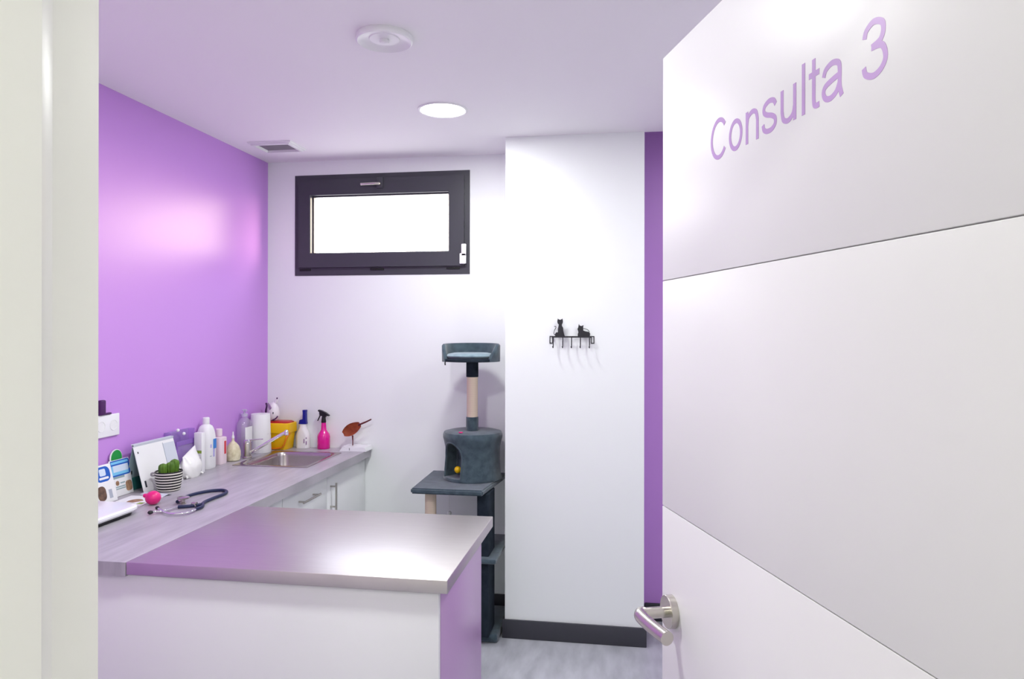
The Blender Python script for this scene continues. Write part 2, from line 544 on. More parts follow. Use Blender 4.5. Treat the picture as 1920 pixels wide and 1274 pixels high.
def arc(cx, cy, rx, ry, a0, a1, n=26):
    return [(cx + rx * math.cos(math.radians(a0 + (a1 - a0) * i / n)), cy + ry * math.sin(math.radians(a0 + (a1 - a0) * i / n))) for i in range(n + 1)]


SW = 0.078
def sp2(p): return [(q.x, q.y) for q in spline([(a, c, 0) for a, c in p], 8)]
GL = {
    'C': (0.722, [arc(0.385, 0.358, 0.285, 0.325, 38, 322)]),
    'o': (0.556, [arc(0.278, 0.26, 0.196, 0.228, 0, 360, 40)]),
    'n': (0.556, [[(0.11, 0), (0.11, 0.519)], sp2([(0.112, 0.30), (0.15, 0.42), (0.28, 0.48), (0.40, 0.44), (0.445, 0.32)]) + [(0.445, 0.0)]]),
    's': (0.5, [sp2([(0.43, 0.385), (0.37, 0.46), (0.24, 0.485), (0.11, 0.44), (0.09, 0.355), (0.17, 0.295), (0.32, 0.245), (0.415, 0.18), (0.41, 0.09), (0.31, 0.038), (0.18, 0.04), (0.09, 0.085), (0.062, 0.165)])]),
    'u': (0.556, [[(0.445, 0), (0.445, 0.519)], [(0.11, 0.519)] + sp2([(0.11, 0.20), (0.15, 0.08), (0.27, 0.038), (0.40, 0.10), (0.443, 0.22)])]),
    'l': (0.222, [[(0.11, 0), (0.11, 0.716)]]),
    't': (0.278, [[(0.135, 0.69)] + sp2([(0.135, 0.14), (0.15, 0.06), (0.205, 0.038), (0.265, 0.042)]), [(0.02, 0.482), (0.262, 0.482)]]),
    'a': (0.556, [sp2([(0.085, 0.355), (0.13, 0.44), (0.27, 0.485), (0.40, 0.445), (0.43, 0.345), (0.43, 0.14), (0.475, 0.0)]),
                  sp2([(0.43, 0.29), (0.28, 0.265), (0.12, 0.22), (0.082, 0.14), (0.13, 0.06), (0.24, 0.036), (0.36, 0.085), (0.428, 0.19)])]),
    ' ': (0.278, []),
    '3': (0.556, [sp2([(0.085, 0.53), (0.12, 0.62), (0.255, 0.678), (0.40, 0.62), (0.425, 0.52), (0.37, 0.42), (0.215, 0.382)]),
                  sp2([(0.215, 0.382), (0.40, 0.35), (0.465, 0.20), (0.40, 0.085), (0.255, 0.034), (0.11, 0.09), (0.075, 0.185)])]),
}
EM, Z0 = 0.0815, 1.8265
lt = None
pen = 0.0
b = NB()
for ch in 'Consulta 3':
    adv, strokes = GL[ch]
    for k, st in enumerate(strokes):
        off = 0.00001 * k
        def fm(p, side, pen=pen, off=off):
            u = 0.1805 + (pen + p.x) * EM * 0.985           # distance from the free edge
            return (-0.0003 - off if side == 0 else 0.0002, DW - u, Z0 + p.y * EM)
        stroke(b, st, SW, fm)
    pen += adv
obj('lettering', b, 'letter', door)['label'] = 'lilac letters reading Consulta 3'
# lever handle
RY, RZ = DW - 0.0475, 1.1165
b = NB(); lathe(b, [(0.0268, 0), (0.0268, 0.0112), (0.0260, 0.0122), (0.0, 0.0122)], 40, mtx=Matrix.Translation((-0.0002, RY, RZ)) @ Matrix.Rotation(-PI / 2, 4, 'Y'))
hd = obj('door_handle', b, 'nickel', door)
b = NB()
tube(b, [(-0.0095, RY, RZ), (-0.052, RY, RZ)], 0.0092, 20)
path = spline([(-0.030, RY + 0.0, RZ), (-0.050, RY + 0.001, RZ), (-0.0585, RY - 0.006, RZ), (-0.0595, RY - 0.022, RZ), (-0.0575, RY - 0.048, RZ), (-0.0535, RY - 0.076, RZ), (-0.050, RY - 0.098, RZ)], 8)
tube(b, path[8:], 0.0108, 20)
ball(b, 0.0104, (-0.0555, RY + 0.0005, RZ), u=20, v=12)
obj('lever', b, 'nickel', hd)

# ------------------------------------------------------------------ ceiling fittings
dl = thing('downlight', 'lit round white downlight in the ceiling', 'lamp', (-0.812, 3.127, H), group=None)
b = NB(); lathe(b, [(0.112, 0.0), (0.112, -0.004), (0.106, -0.0065), (0.1005, -0.0045), (0.1005, 0.0)], 56)
obj('trim_ring', b, 'white_plastic', dl)
b = NB(); lathe(b, [(0.1003, -0.0005), (0.1003, -0.0042), (0.06, -0.006), (0.0, -0.0066)], 56)
obj('diffuser', b, 'lamp_glow', dl)
def disc_light(name, loc, watts, col=(0.975, 1.0, 0.97), size=0.2):
    ld = bpy.data.lights.new(name, 'AREA'); ld.shape = 'DISK'; ld.size = size
    ld.energy = watts; ld.color = col
    lo = bpy.data.objects.new(name, ld); C.objects.link(lo); lo.location = loc
    return lo
disc_light('downlight_glow', (-0.812, 3.127, H - 0.0075), LAMP_W)
dl2 = thing('downlight', 'lit round downlight nearest the doorway, before the saucer fitting', 'lamp', (-0.80, 1.50, H))
for ch in dl.children:
    c = ch.copy(); C.objects.link(c); c.parent = dl2
disc_light('downlight_glow', (-0.80, 1.50, H - 0.0075), LAMP_REAR_W)
fill_right = thing('downlight', 'added unseen downlight brightening the right of the room, hidden by the door', 'lamp', (0.55, 2.45, H))  # added fill lamp, never in view; lifts the dark purple recess
for ch in dl.children:
    c = ch.copy(); C.objects.link(c); c.parent = fill_right
disc_light('downlight_glow', (0.55, 2.45, H - 0.0075), FILL_RIGHT_W)
dl3 = thing('downlight', 'lit round downlight of the corridor behind the viewer', 'lamp', (-0.2, -0.45, H))
for ch in dl.children:
    c = ch.copy(); C.objects.link(c); c.parent = dl3
disc_light('downlight_glow', (-0.2, -0.45, H - 0.0075), CORR_W, (1, 0.99, 0.94))
for lx in (-1.35, 0.85):  # added unseen pair, throws more light in through the doorway
    corr_fill = thing('downlight', 'added unseen downlight brightening the corridor behind the viewer', 'lamp', (lx, -0.45, H), group='added corridor lights')
    for ch in dl.children:
        c = ch.copy(); C.objects.link(c); c.parent = corr_fill
    disc_light('downlight_glow', (lx, -0.45, H - 0.0075), CORR_W, (1, 0.99, 0.94))

sd = thing('ceiling_speaker', 'white saucer shaped unlit ceiling fitting nearest the viewer', 'ceiling fitting', (-0.806, 2.317, H))
b = NB(); lathe(b, [(0.093, 0.0), (0.096, -0.010), (0.095, -0.018), (0.091, -0.021), (0.086, -0.019), (0.074, -0.012), (0.052, -0.0095), (0.050, -0.012), (0.0, -0.013)], 56)
obj('dish', b, 'white_plastic', sd)
b = NB(); lathe(b, [(0.016, -0.0125), (0.0165, -0.019), (0.014, -0.024), (0.006, -0.026), (0.0, -0.0262)], 28)
obj('sensor_dome', b, 'white_plastic', sd)

vt = thing('ceiling_vent', 'square ceiling air vent near the purple wall', 'air vent', (-1.854, 3.598, H))
b = NB()
def rct(h, z): return [(-h, -h * 0.78, z), (h, -h * 0.78, z), (h, h * 0.78, z), (-h, h * 0.78, z)]
rows = [[b.verts.new(p) for p in rct(a, z)] for a, z in ((0.122, 0.0), (0.122, -0.004), (0.118, -0.009), (0.110, -0.010), (0.107, -0.016), (0.096, -0.017), (0.090, -0.002), (0.090, 0.0))]
for a, c in zip(rows[:-1], rows[1:]):
    for i in range(4): b.faces.new((a[i], a[(i + 1) % 4], c[(i + 1) % 4], c[i]))
obj('vent_frame', b, 'white_plastic', vt, 20)
b = NB()
box(b, -0.0898, 0.0898, -0.0698, 0.0698, -0.0025, -0.0003)
for i in range(13):
    y = -0.064 + i * 0.0107
    box(b, -0.0895, 0.0895, y - 0.0025, y + 0.0025, -0.0058, -0.0020)
obj('vent_grille', b, 'grey_plastic', vt)

# ------------------------------------------------------------------ worktop, exam table, cabinets
WXF, WY0 = -1.455, 1.896
SX0, SX1, SY0, SY1 = -1.972, -1.565, 3.345, 3.797          # sink rim
b = NB()
xs = [XL + 0.001, SX0 + 0.012, SX1 - 0.012, WXF]; ys = [WY0, SY0 + 0.012, SY1 - 0.012, YB - 0.001]
TH = 0.042
top = [[b.verts.new((x, y, CT)) for x in xs] for y in ys]
bot = [[b.verts.new((x, y, CT - TH)) for x in xs] for y in ys]
for j in range(3):
    for i in range(3):
        if (i, j) == (1, 1): continue
        b.faces.new((top[j][i], top[j][i + 1], top[j + 1][i + 1], top[j + 1][i]))
        b.faces.new((bot[j][i], bot[j + 1][i], bot[j + 1][i + 1], bot[j][i + 1]))
def wallq(p, q): b.faces.new((top[p[1]][p[0]], top[q[1]][q[0]], bot[q[1]][q[0]], bot[p[1]][p[0]]))
for i in range(3):
    wallq((i, 0), (i + 1, 0)); wallq((i, 3), (i + 1, 3)); wallq((0, i), (0, i + 1)); wallq((3, i), (3, i + 1))
wallq((1, 1), (2, 1)); wallq((1, 2), (2, 2)); wallq((1, 1), (1, 2)); wallq((2, 1), (2, 2))
wt = tag(obj('worktop', b, 'worktop', None, 30), 'long grey wood-look worktop along the purple wall', 'worktop')

tb = thing('exam_table', 'examination table with stainless top, white front and lilac side', 'table', (-0.97, 2.24, 0))
ox, oy = -0.97, 2.24
b = NB(); box(b, -1.4535 - ox, -0.478 - ox, 1.897 - oy, 2.582 - oy, CT - 0.037, CT + 0.0008, 0.0022, 3)
obj('tabletop', b, 'steel', tb)
b = NB(); box(b, XL + 0.002 - ox, -0.5068 - ox, 1.914 - oy, 1.932 - oy, 0.0, CT - TH - 0.001, 0.001)
obj('front_panel', b, 'panel_white', tb)
b = NB(); box(b, -0.523 - ox, -0.505 - ox, 1.9325 - oy, 2.50 - oy, 0.0, CT - 0.038, 0.001)
obj('side_panel', b, 'panel_lilac', tb)['label'] = 'lilac side panel'
b = NB(); box(b, -1.49 - ox, -0.5235 - ox, 2.484 - oy, 2.50 - oy, 0.0, CT - 0.038, 0.001)
obj('back_panel', b, 'panel_white', tb)

CZ = CT - TH - 0.0005
def cabinet(name, label, y0, y1):
    t = thing(name, label, 'cabinet', (-1.80, (y0 + y1) / 2, 0))
    yc = (y0 + y1) / 2
    bb = NB()
    X0, X1 = -2.099 + 1.80, -1.510 + 1.80
    for yy in (y0, y1 - 0.016): box(bb, X0, X1, yy - yc, yy + 0.016 - yc, 0.10, CZ)
    box(bb, X0, X1, y0 + 0.016 - yc, y1 - 0.016 - yc, 0.10, 0.116)
    box(bb, X0, X0 + 0.008, y0 + 0.016 - yc, y1 - 0.016 - yc, 0.116, CZ)
    obj('body', bb, 'cab_white', t)
    obj('plinth', boxo(X1 - 0.06, X1 - 0.045, y0 - yc, y1 - yc, 0.0, 0.099), 'skirting', t)
    return t, yc
def bar_handle(p, q, parent, out=0.032):
    bb = NB()
    p, q = Vector(p), Vector(q)
    d = (q - p).normalized()
    tube(bb, [p + Vector((out, 0, 0)) - d * 0.018, q + Vector((out, 0, 0)) + d * 0.018], 0.0055, 14)
    for e in (p, q): tube(bb, [e, e + Vector((out, 0, 0))], 0.0045, 12)
    obj('handle', bb, 'nickel', parent)['label'] = 'satin metal bar handle'
FX0, FX1 = -1.5095 + 1.80, -1.4905 + 1.80
# sink cabinet, one door
t, yc = cabinet('base_cabinet', 'white sink base cabinet with upright bar handle at the back wall', 3.4225, 3.957)
d = obj('door', boxo(FX0, FX1, 3.424 - yc, 3.9565 - yc, 0.105, CZ - 0.004, 0.0015), 'cab_white', t)
bar_handle((FX1, 3.462 - yc, 0.678), (FX1, 3.462 - yc, 0.782), d)
# drawer cabinet
t, yc = cabinet('base_cabinet', 'white drawer base cabinet with level bar handle between table and sink', 2.945, 3.4215)
for z0, z1 in ((0.63, CZ - 0.004), (0.37, 0.627), (0.105, 0.367)):
    d = obj('drawer', boxo(FX0, FX1, 2.947 - yc, 3.4195 - yc, z0, z1, 0.0015), 'cab_white', t)
    bar_handle((FX1, 3.105 - yc, z1 - 0.062), (FX1, 3.255 - yc, z1 - 0.062), d)
t, yc = cabinet('base_cabinet', 'white base cabinet hidden behind the stainless table', 2.52, 2.944)
obj('door', boxo(FX0, FX1, 2.522 - yc, 2.942 - yc, 0.105, CZ - 0.004, 0.0015), 'cab_white', t)

# sink
sk = thing('sink', 'square stainless steel sink set in the grey worktop', 'sink', ((SX0 + SX1) / 2, (SY0 + SY1) / 2, CT))
b = NB()
hx_, hy_ = (SX1 - SX0) / 2, (SY1 - SY0) / 2
bx, by, cx_ = hx_ - 0.038, hy_ - 0.03, 0.012
lps = [rrect(hx_, hy_, 0.012, 0.0003), rrect(hx_, hy_, 0.012, 0.0022), rrect(hx_ - 0.004, hy_ - 0.004, 0.010, 0.0034), rrect(bx + 0.004, by + 0.004, 0.05, 0.0030, cx=cx_),
       rrect(bx, by, 0.05, -0.001, cx=cx_), rrect(bx - 0.004, by - 0.004, 0.05, -0.02, cx=cx_), rrect(bx - 0.012, by - 0.012, 0.05, -0.125, cx=cx_), rrect(bx - 0.03, by - 0.03, 0.045, -0.15, cx=cx_), rrect(0.03, 0.03, 0.028, -0.156, cx=cx_)]
loft(b, lps, cap0=False, cap1=True)
obj('basin', b, 'sink_steel', sk, 50)
b = NB(); lathe(b, [(0.028, -0.1545), (0.028, -0.152), (0.020, -0.1515), (0.0, -0.153)], 28, cx=cx_)
obj('drain', b, 'chrome', sk)

# tap
tp = thing('tap', 'chrome mixer tap with long raised spout behind the sink', 'tap', (-2.005, 3.56, CT))
b = NB(); lathe(b, [(0.024, 0.0005), (0.024, 0.006), (0.020, 0.010), (0.020, 0.078), (0.018, 0.083), (0.0, 0.083)], 28)
obj('body', b, 'nickel', tp)
b = NB()
tube(b, spline([(0.016, 0.0, 0.028), (0.05, 0.006, 0.048), (0.12, 0.03, 0.092), (0.184, 0.052, 0.131), (0.198, 0.057, 0.136)], 8), 0.0085, 16)
tube(b, [(0.196, 0.056, 0.137), (0.199, 0.052, 0.120)], 0.0115, 18)
ball(b, 0.0118, (0.1965, 0.0555, 0.138), u=18, v=12)
obj('spout', b, 'chrome', tp)
b = NB(); lathe(b, [(0.0185, 0.0835), (0.0185, 0.094), (0.012, 0.1), (0.0, 0.1)], 24)
tube(b, [(0.0, 0.0, 0.095), (0.03, -0.004, 0.099), (0.095, -0.010, 0.106)], 0.0042, 10, 0.0028)
obj('lever', b, 'chrome', tp)

# ------------------------------------------------------------------ wall socket
so = thing('wall_socket', 'white triple wall socket on the purple wall', 'socket', (XL, 2.583, 1.190))
obj('plate', boxo(0.0005, 0.010, -0.107, 0.107, -0.046, 0.046, 0.004, 3), 'white_gloss', so)
for y in (-0.071, 0.0, 0.071):
    b = NB(); lathe(b, [(0.0225, 0.0), (0.0225, 0.0012), (0.0195, 0.0012), (0.0195, -0.006), (0.0, -0.006)], 32, mtx=Matrix.Translation((0.0102, y, 0)) @ Matrix.Rotation(PI / 2, 4, 'Y'))
    k = obj('socket_well', b, 'white_plastic', so)
    b = NB()
    for dy in (-0.0095, 0.0095): ball(b, 0.003, (0.0052, y + dy, 0), u=10, v=8)
    obj('pin_hole', b, 'grey_plastic', k)
ch = thing('charger', 'dark charger standing on top of the white wall socket', 'charger', (XL + 0.016, 2.588, 1.2365))
obj('body', boxo(-0.0155, 0.004, -0.017, 0.012, 0.0005, 0.062, 0.006, 3), 'plum', ch)
obj('foot', boxo(-0.0155, -0.002, -0.017, 0.05, 0.0, 0.007, 0.002), 'plum', ch)

# ------------------------------------------------------------------ leaflets, calendar, papers
def lean(px, py, ang_deg, yaw=0.0):
    """sheet with its foot on the worktop, leaning towards the wall"""
    return (px, py, CT + 0.0005), math.radians(ang_deg), yaw
def card(name, label, px, py, wd, ht, lean_deg, m='paper', thick=0.003, yaw=0.0):
    t = thing(name, label, 'leaflet', (px, py, CT + 0.0012))
    t.rotation_euler = (0, math.radians(-lean_deg), yaw)
    obj('sheet', boxo(-thick, 0.0, -wd / 2, wd / 2, 0.0, ht, 0.0012), m, t)
    return t
def patch(name, t, m, y0, y1, z0, z1, lift=0.0004, r=0.0):
    bb = NB()
    if r: prism(bb, [(p[0], p[1]) for p in rrect((y1 - y0) / 2, (z1 - z0) / 2, r, 0, cx=(y0 + y1) / 2, cy=(z0 + z1) / 2)], 0.0, lift, axis='X')
    else: box(bb, 0.0, lift, y0, y1, z0, z1)
    return obj(name, bb, m, t)
t = card('leaflet', 'white leaflet with a rounded blue emblem and brown animal beside the door frame', -2.022, 2.535, 0.116, 0.152, 14)
patch('blue_emblem', t, 'blue_print', -0.035, 0.046, 0.085, 0.145, r=0.024)
patch('emblem_window', t, 'pale_print', -0.012, 0.022, 0.108, 0.136, 0.0008, r=0.006)
patch('emblem_ribbon', t, 'paper', -0.018, 0.034, 0.094, 0.103, 0.0008, r=0.004)
patch('animal_picture', t, 'brown_print', -0.042, 0.004, 0.012, 0.070, r=0.02)
patch('text_block', t, 'grey_ink', 0.018, 0.036, 0.015, 0.05)
t = card('leaflet', 'leaflet with bright blue top and small animal pictures below', -2.056, 2.673, 0.118, 0.150, 10)
patch('blue_band', t, 'blue_print', -0.057, 0.057, 0.082, 0.148, r=0.01)
patch('light_bar', t, 'cyan_print', -0.050, 0.050, 0.133, 0.143, 0.0008)
patch('light_field', t, 'cyan_print', -0.050, 0.047, 0.088, 0.127, 0.0008)
patch('white_field', t, 'pale_print', -0.042, 0.047, 0.100, 0.127, 0.0012)
patch('green_bar', t, 'card_grey', -0.050, 0.018, 0.073, 0.082)
patch('round_picture', t, 'tan_print', -0.038, -0.018, 0.044, 0.064, r=0.009)
patch('animal_picture', t, 'tan_print', 0.018, 0.055, 0.012, 0.055, r=0.012)
for z in (0.05, 0.036, 0.028): patch('text_line', t, 'card_grey', -0.012 if z > .045 else -0.04, 0.016, z, z + 0.005)
t = card('leaflet', 'leaflet with a round green top behind the blue topped leaflet', -2.086, 2.666, 0.064, 0.155, 1)
b = NB(); prism(b, [(0.036 * math.cos(2 * PI * i / 40), 0.154 + 0.036 * math.sin(2 * PI * i / 40)) for i in range(40)], -0.003, 0.0002, axis='X')
obj('round_top', b, 'paper', t)
b = NB(); prism(b, [(0.032 * math.cos(2 * PI * i / 40) + 0.002, 0.154 + 0.033 * math.sin(2 * PI * i / 40)) for i in range(40)], 0.0003, 0.0008, axis='X')
obj('green_disc', b, 'green_print', t)

cal = thing('desk_calendar', 'white tent shaped desk calendar standing behind the cactus', 'calendar', (-2.045, 2.855, CT))
ang = math.atan2(0.052, 0.195)
def slab(bm, x0, z0, x1, z1, y0, y1, th):
    d = Vector((x1 - x0, z1 - z0)).normalized(); n = Vector((d.y, -d.x)) * th
    prism(bm, [(x0, z0), (x1, z1), (x1 - n.x, z1 - n.y), (x0 - n.x, z0 - n.y)], y0, y1, axis='Y')
b = NB(); slab(b, 0.046, 0.0006, -0.006, 0.192, -0.135, 0.135, 0.0022)
fp = obj('front_board', b, 'paper', cal)
b = NB(); slab(b, -0.0515, 0.0006, -0.0125, 0.190, -0.132, 0.132, -0.0015)
obj('back_board', b, 'card_grey', cal)
b = NB(); slab(b, -0.009, 0.189, -0.0165, 0.203, -0.134, 0.134, 0.001); slab(b, -0.0065, 0.187, -0.004, 0.2, -0.134, 0.134, 0.001)
box(b, -0.0165, -0.004, -0.135, 0.135, 0.199, 0.202, 0.001)
obj('top_binding', b, 'paper_grey', cal)
def cal_patch(name, m, y0, y1, s0, s1, lift=0.0008):
    bb = NB()
    P = lambda s: (0.046 - 0.052 * s + 0.0001, 0.0006 + 0.1914 * s)
    (xa, za), (xb, zb) = P(s0), P(s1)
    slab(bb, xa + lift, za, xb + lift, zb, y0, y1, lift * 0.8)
    return obj(name, bb, m, fp)
cal_patch('page_seam', 'grey_ink', 0.052, 0.0545, 0.02, 0.95)
cal_patch('page_tint', 'paper_grey', 0.055, 0.132, 0.30, 0.93)  # pale grey field beyond the seam
cal_patch('corner_mark', 'ink', -0.118, -0.112, 0.84, 0.88)
cal_patch('edge_mark', 'ink', -0.118, -0.108, 0.10, 0.24)
obj('inner_flap', boxo(-0.0365, -0.0345, -0.13, 0.02, 0.0008, 0.055), 'teal_card', cal)
obj('inner_strip', boxo(-0.0335, -0.0325, -0.129, -0.105, 0.07, 0.105), 'ink', cal)

pp = thing('loose_leaflet', 'white printed sheet lying flat with a tan picture near the pink ball', 'paper', (-1.94, 2.595, CT + 0.0004), math.radians(4))
obj('sheet', boxo(-0.072, 0.070, -0.092, 0.075, 0.0, 0.0012), 'paper', pp)
b = NB(); prism(b, [(0.030 * math.cos(2 * PI * i / 30) - 0.005, 0.042 * math.sin(2 * PI * i / 30) * (0.5 + 0.5 * math.cos(PI * i / 30)) ** 0.5 - 0.02) for i in range(30)], 0.0013, 0.0018, axis='Z', mtx=Matrix.Rotation(0.5, 4, 'Z'))
obj('tan_picture', b, 'tan_print', pp)
obj('green_mark', boxo(0.035, 0.058, -0.06, -0.035, 0.0013, 0.0018), 'lime_label', pp)
pp = thing('loose_leaflet', 'pale grey folded sheet lying in front of the striped cactus pot', 'paper', (-1.935, 2.690, CT + 0.0004), math.radians(-10))
b = NB()
loft(b, [[(-0.06, y, z), (0.065, y, z), (0.065, y, z + 0.001), (-0.06, y, z + 0.001)] for y, z in ((-0.012, 0.0), (0.0, 0.003), (0.012, 0.0055), (0.024, 0.003), (0.034, 0.0))])
obj('sheet', b, 'paper_grey', pp)

sc = thing('tabletop_scale', 'flat white device with rounded corners and black underside beside the door frame', 'scale', (-1.945, 2.205, CT))
b = NB(); loft(b, [rrect(0.138, 0.215, 0.05, 0.0005, 8), rrect(0.142, 0.219, 0.052, 0.014, 8)])
obj('base', b, 'black', sc)
b = NB(); loft(b, [rrect(0.148, 0.226, 0.055, 0.0145, 8), rrect(0.155, 0.234, 0.06, 0.022, 8), rrect(0.155, 0.234, 0.06, 0.030, 8), rrect(0.150, 0.229, 0.056, 0.035, 8), rrect(0.136, 0.215, 0.048, 0.0365, 8)])
obj('shell', b, 'white_gloss', sc)
obj('seam_mark', boxo(0.120, 0.123, -0.04, 0.03, 0.0365, 0.0372), 'grey_ink', sc)

pb = thing('rubber_bulb', 'hot pink ball shaped rubber bulb on the worktop', 'rubber bulb', (-1.832, 2.545, CT))
b = NB(); ball(b, 0.029, (0, 0, 0.0272), (1, 1, 0.93), 32, 20)
obj('bulb', b, 'pink', pb)
b = NB(); tube(b, [(-0.020, -0.011, 0.036), (-0.028, -0.014, 0.038), (-0.0315, -0.0155, 0.0385)], [0.010, 0.0075, 0.005], 14)
obj('tip', b, 'pink', pb)

# ------------------------------------------------------------------ cactus
ca = thing('potted_cactus', 'green cactus in a black and white striped pot', 'potted plant', (-1.934, 2.790, CT))
b = NB(); lathe(b, [(0.042, 0.0005), (0.046, 0.004), (0.0535, 0.05), (0.0555, 0.081), (0.0545, 0.0835), (0.052, 0.083), (0.050, 0.072)], 48, cap1=False)
pt = obj('pot', b, 'pot', ca)
b = NB()
tube(b, spline([(-0.048, -0.026, 0.066), (-0.0565, -0.034, 0.067), (-0.057, -0.034, 0.076), (-0.048, -0.026, 0.077)], 5), 0.004, 8)
obj('pot_ear', b, 'grey_plastic', pt)
b = NB(); lathe(b, [(0.0505, 0.068), (0.0505, 0.073), (0.03, 0.076), (0.0, 0.077)], 36)
obj('soil', b, 'soil', ca)
def lobe(cx, cy, r, h0, ribs=8, ph=0.0, lean=(0, 0)):
    bb = NB(); n = ribs * 6; lps = []
    for k in range(11):
        s = k / 10
        z = 0.0745 + h0 * s
        pr = r * (0.86 + 0.14 * math.sin(PI * s)) * (1.0 if s < 0.75 else math.sqrt(max(0.02, 1 - ((s - 0.75) / 0.25) ** 2 * 0.97)))
        lps.append([(cx + lean[0] * s + pr * (1 + 0.10 * math.cos(ribs * a)) * math.cos(a), cy + lean[1] * s + pr * (1 + 0.10 * math.cos(ribs * a)) * math.sin(a), z) for a in [ph + 2 * PI * i / n for i in range(n)]])
    loft(bb, lps)
    return bb
obj('stem', lobe(-0.012, -0.022, 0.017, 0.043), 'cactus', ca, 60)
obj('stem', lobe(0.006, 0.002, 0.018, 0.046, ph=0.3), 'cactus', ca, 60)
obj('stem', lobe(0.008, 0.026, 0.0185, 0.054, ph=0.6, lean=(0.0, 0.002)), 'cactus', ca, 60)

# ------------------------------------------------------------------ stethoscope
st = thing('stethoscope', 'navy stethoscope with chrome ear tubes lying on the worktop', 'stethoscope', (-1.70, 2.60, CT))
so_ = Vector((-1.70, 2.60, 0))
def L(p, z): return (p[0] - so_.x, p[1] - so_.y, z)
loop = [(-1.625, 2.545), (-1.640, 2.595), (-1.642, 2.66), (-1.640, 2.72), (-1.650, 2.765), (-1.682, 2.792), (-1.722, 2.778), (-1.752, 2.735), (-1.765, 2.68), (-1.760, 2.62), (-1.748, 2.575)]
b = NB(); tube(b, spline([L(p, 0.0075) for p in loop], 8), 0.0065, 14)
ty = obj('tubing', b, 'navy', st)
b = NB()
tube(b, spline([L((-1.648, 2.520), 0.008), L((-1.636, 2.535), 0.008), L((-1.625, 2.55), 0.0085)], 5), 0.0062, 12)
tube(b, spline([L((-1.605, 2.478), 0.008), L((-1.604, 2.508), 0.008), L((-1.612, 2.535), 0.008), L((-1.625, 2.55), 0.0085)], 5), 0.0062, 12)
tube(b, spline([L((-1.692, 2.497), 0.008), L((-1.67, 2.508), 0.008), L((-1.648, 2.522), 0.008)], 5), 0.0064, 12)
obj('tube_fork', b, 'navy', st)
b = NB(); box(b, -0.010, 0.010, -0.008, 0.008, 0.0055, 0.021, 0.002, mtx=Matrix.Translation(L((-1.645, 2.530), 0.0)))
obj('connector', b, 'nickel', st)
for pts in ([(-1.692, 2.497, .008), (-1.700, 2.470, .008), (-1.706, 2.440, .008), (-1.708, 2.425, .0085), (-1.728, 2.412, .010), (-1.735, 2.402, .010)],
            [(-1.605, 2.478, .008), (-1.600, 2.445, .008), (-1.612, 2.415, .008), (-1.642, 2.400, .008), (-1.676, 2.405, .0085), (-1.718, 2.432, .011), (-1.742, 2.448, .013)]):
    b = NB(); tube(b, spline([L(p, p[2]) for p in pts], 6), 0.0042, 12)
    e = obj('ear_tube', b, 'chrome', st)
    q = Vector(L(pts[-1], pts[-1][2])); q0 = Vector(L(pts[-2], pts[-2][2])); dd = (q - q0).normalized()
    b = NB(); tube(b, [q - dd * 0.004, q + dd * 0.004, q + dd * 0.010, q + dd * 0.014], [0.005, 0.0075, 0.0065, 0.002], 14)
    obj('ear_tip', b, 'black', e)
cx, cy = L((-1.722, 2.575), 0)[:2]
b = NB()
lathe(b, [(0.010, 0.0005), (0.012, 0.004), (0.007, 0.008), (0.007, 0.016), (0.016, 0.020), (0.023, 0.022), (0.0235, 0.0265), (0.020, 0.028), (0.0, 0.0275)], 32, cx, cy)
tube(b, [(cx - 0.003, cy + 0.004, 0.011), (cx - 0.027, cy + 0.006, 0.010), L((-1.748, 2.578), 0.008)], 0.0045, 10)
obj('chest_piece', b, 'nickel', st)

# ------------------------------------------------------------------ bottles and boxes along the wall
gb = thing('acrylic_box', 'purple tinted acrylic holder against the wall behind the cotton bag', 'holder', (-2.076, 3.078, CT))
b = NB()
ax, ay, az = 0.019, 0.092, 0.213
box(b, -ax, -ax + 0.002, -ay, ay, 0.0005, az)
for sy in (-1, 1): box(b, -ax + 0.0022, ax - 0.0022, sy * ay - (0.0025 if sy > 0 else 0), sy * ay + (0.0025 if sy < 0 else 0), 0.0005, az)
box(b, ax - 0.002, ax, -ay, ay, 0.0005, 0.155)
obj('shell', b, 'acrylic_purple', gb)
b = NB(); ring(b, -0.06, 0.088, 0.02, 0.168, -0.050, 0.088, 0.02, 0.146, ax + 0.0005, ax + 0.0035)
bmesh.ops.transform(b, matrix=Matrix(((0, 1, 0, 0), (1, 0, 0, 0), (0, 0, 1, 0), (0, 0, 0, 1))), verts=b.verts)
obj('front_rim', b, 'acrylic_dark', gb)
obj('filling', boxo(-0.014, 0.012, -0.07, 0.085, 0.006, 0.14, 0.004), 'paper_grey', gb)
for y in (-0.022, 0.024):  # white balls standing in for small highlights on the clear contents
    b = NB(); ball(b, 0.008, (0.004, y, az + 0.004 if y < 0 else az - 0.018), u=14, v=10)
    obj('highlight_ball', b, 'white_gloss', gb)

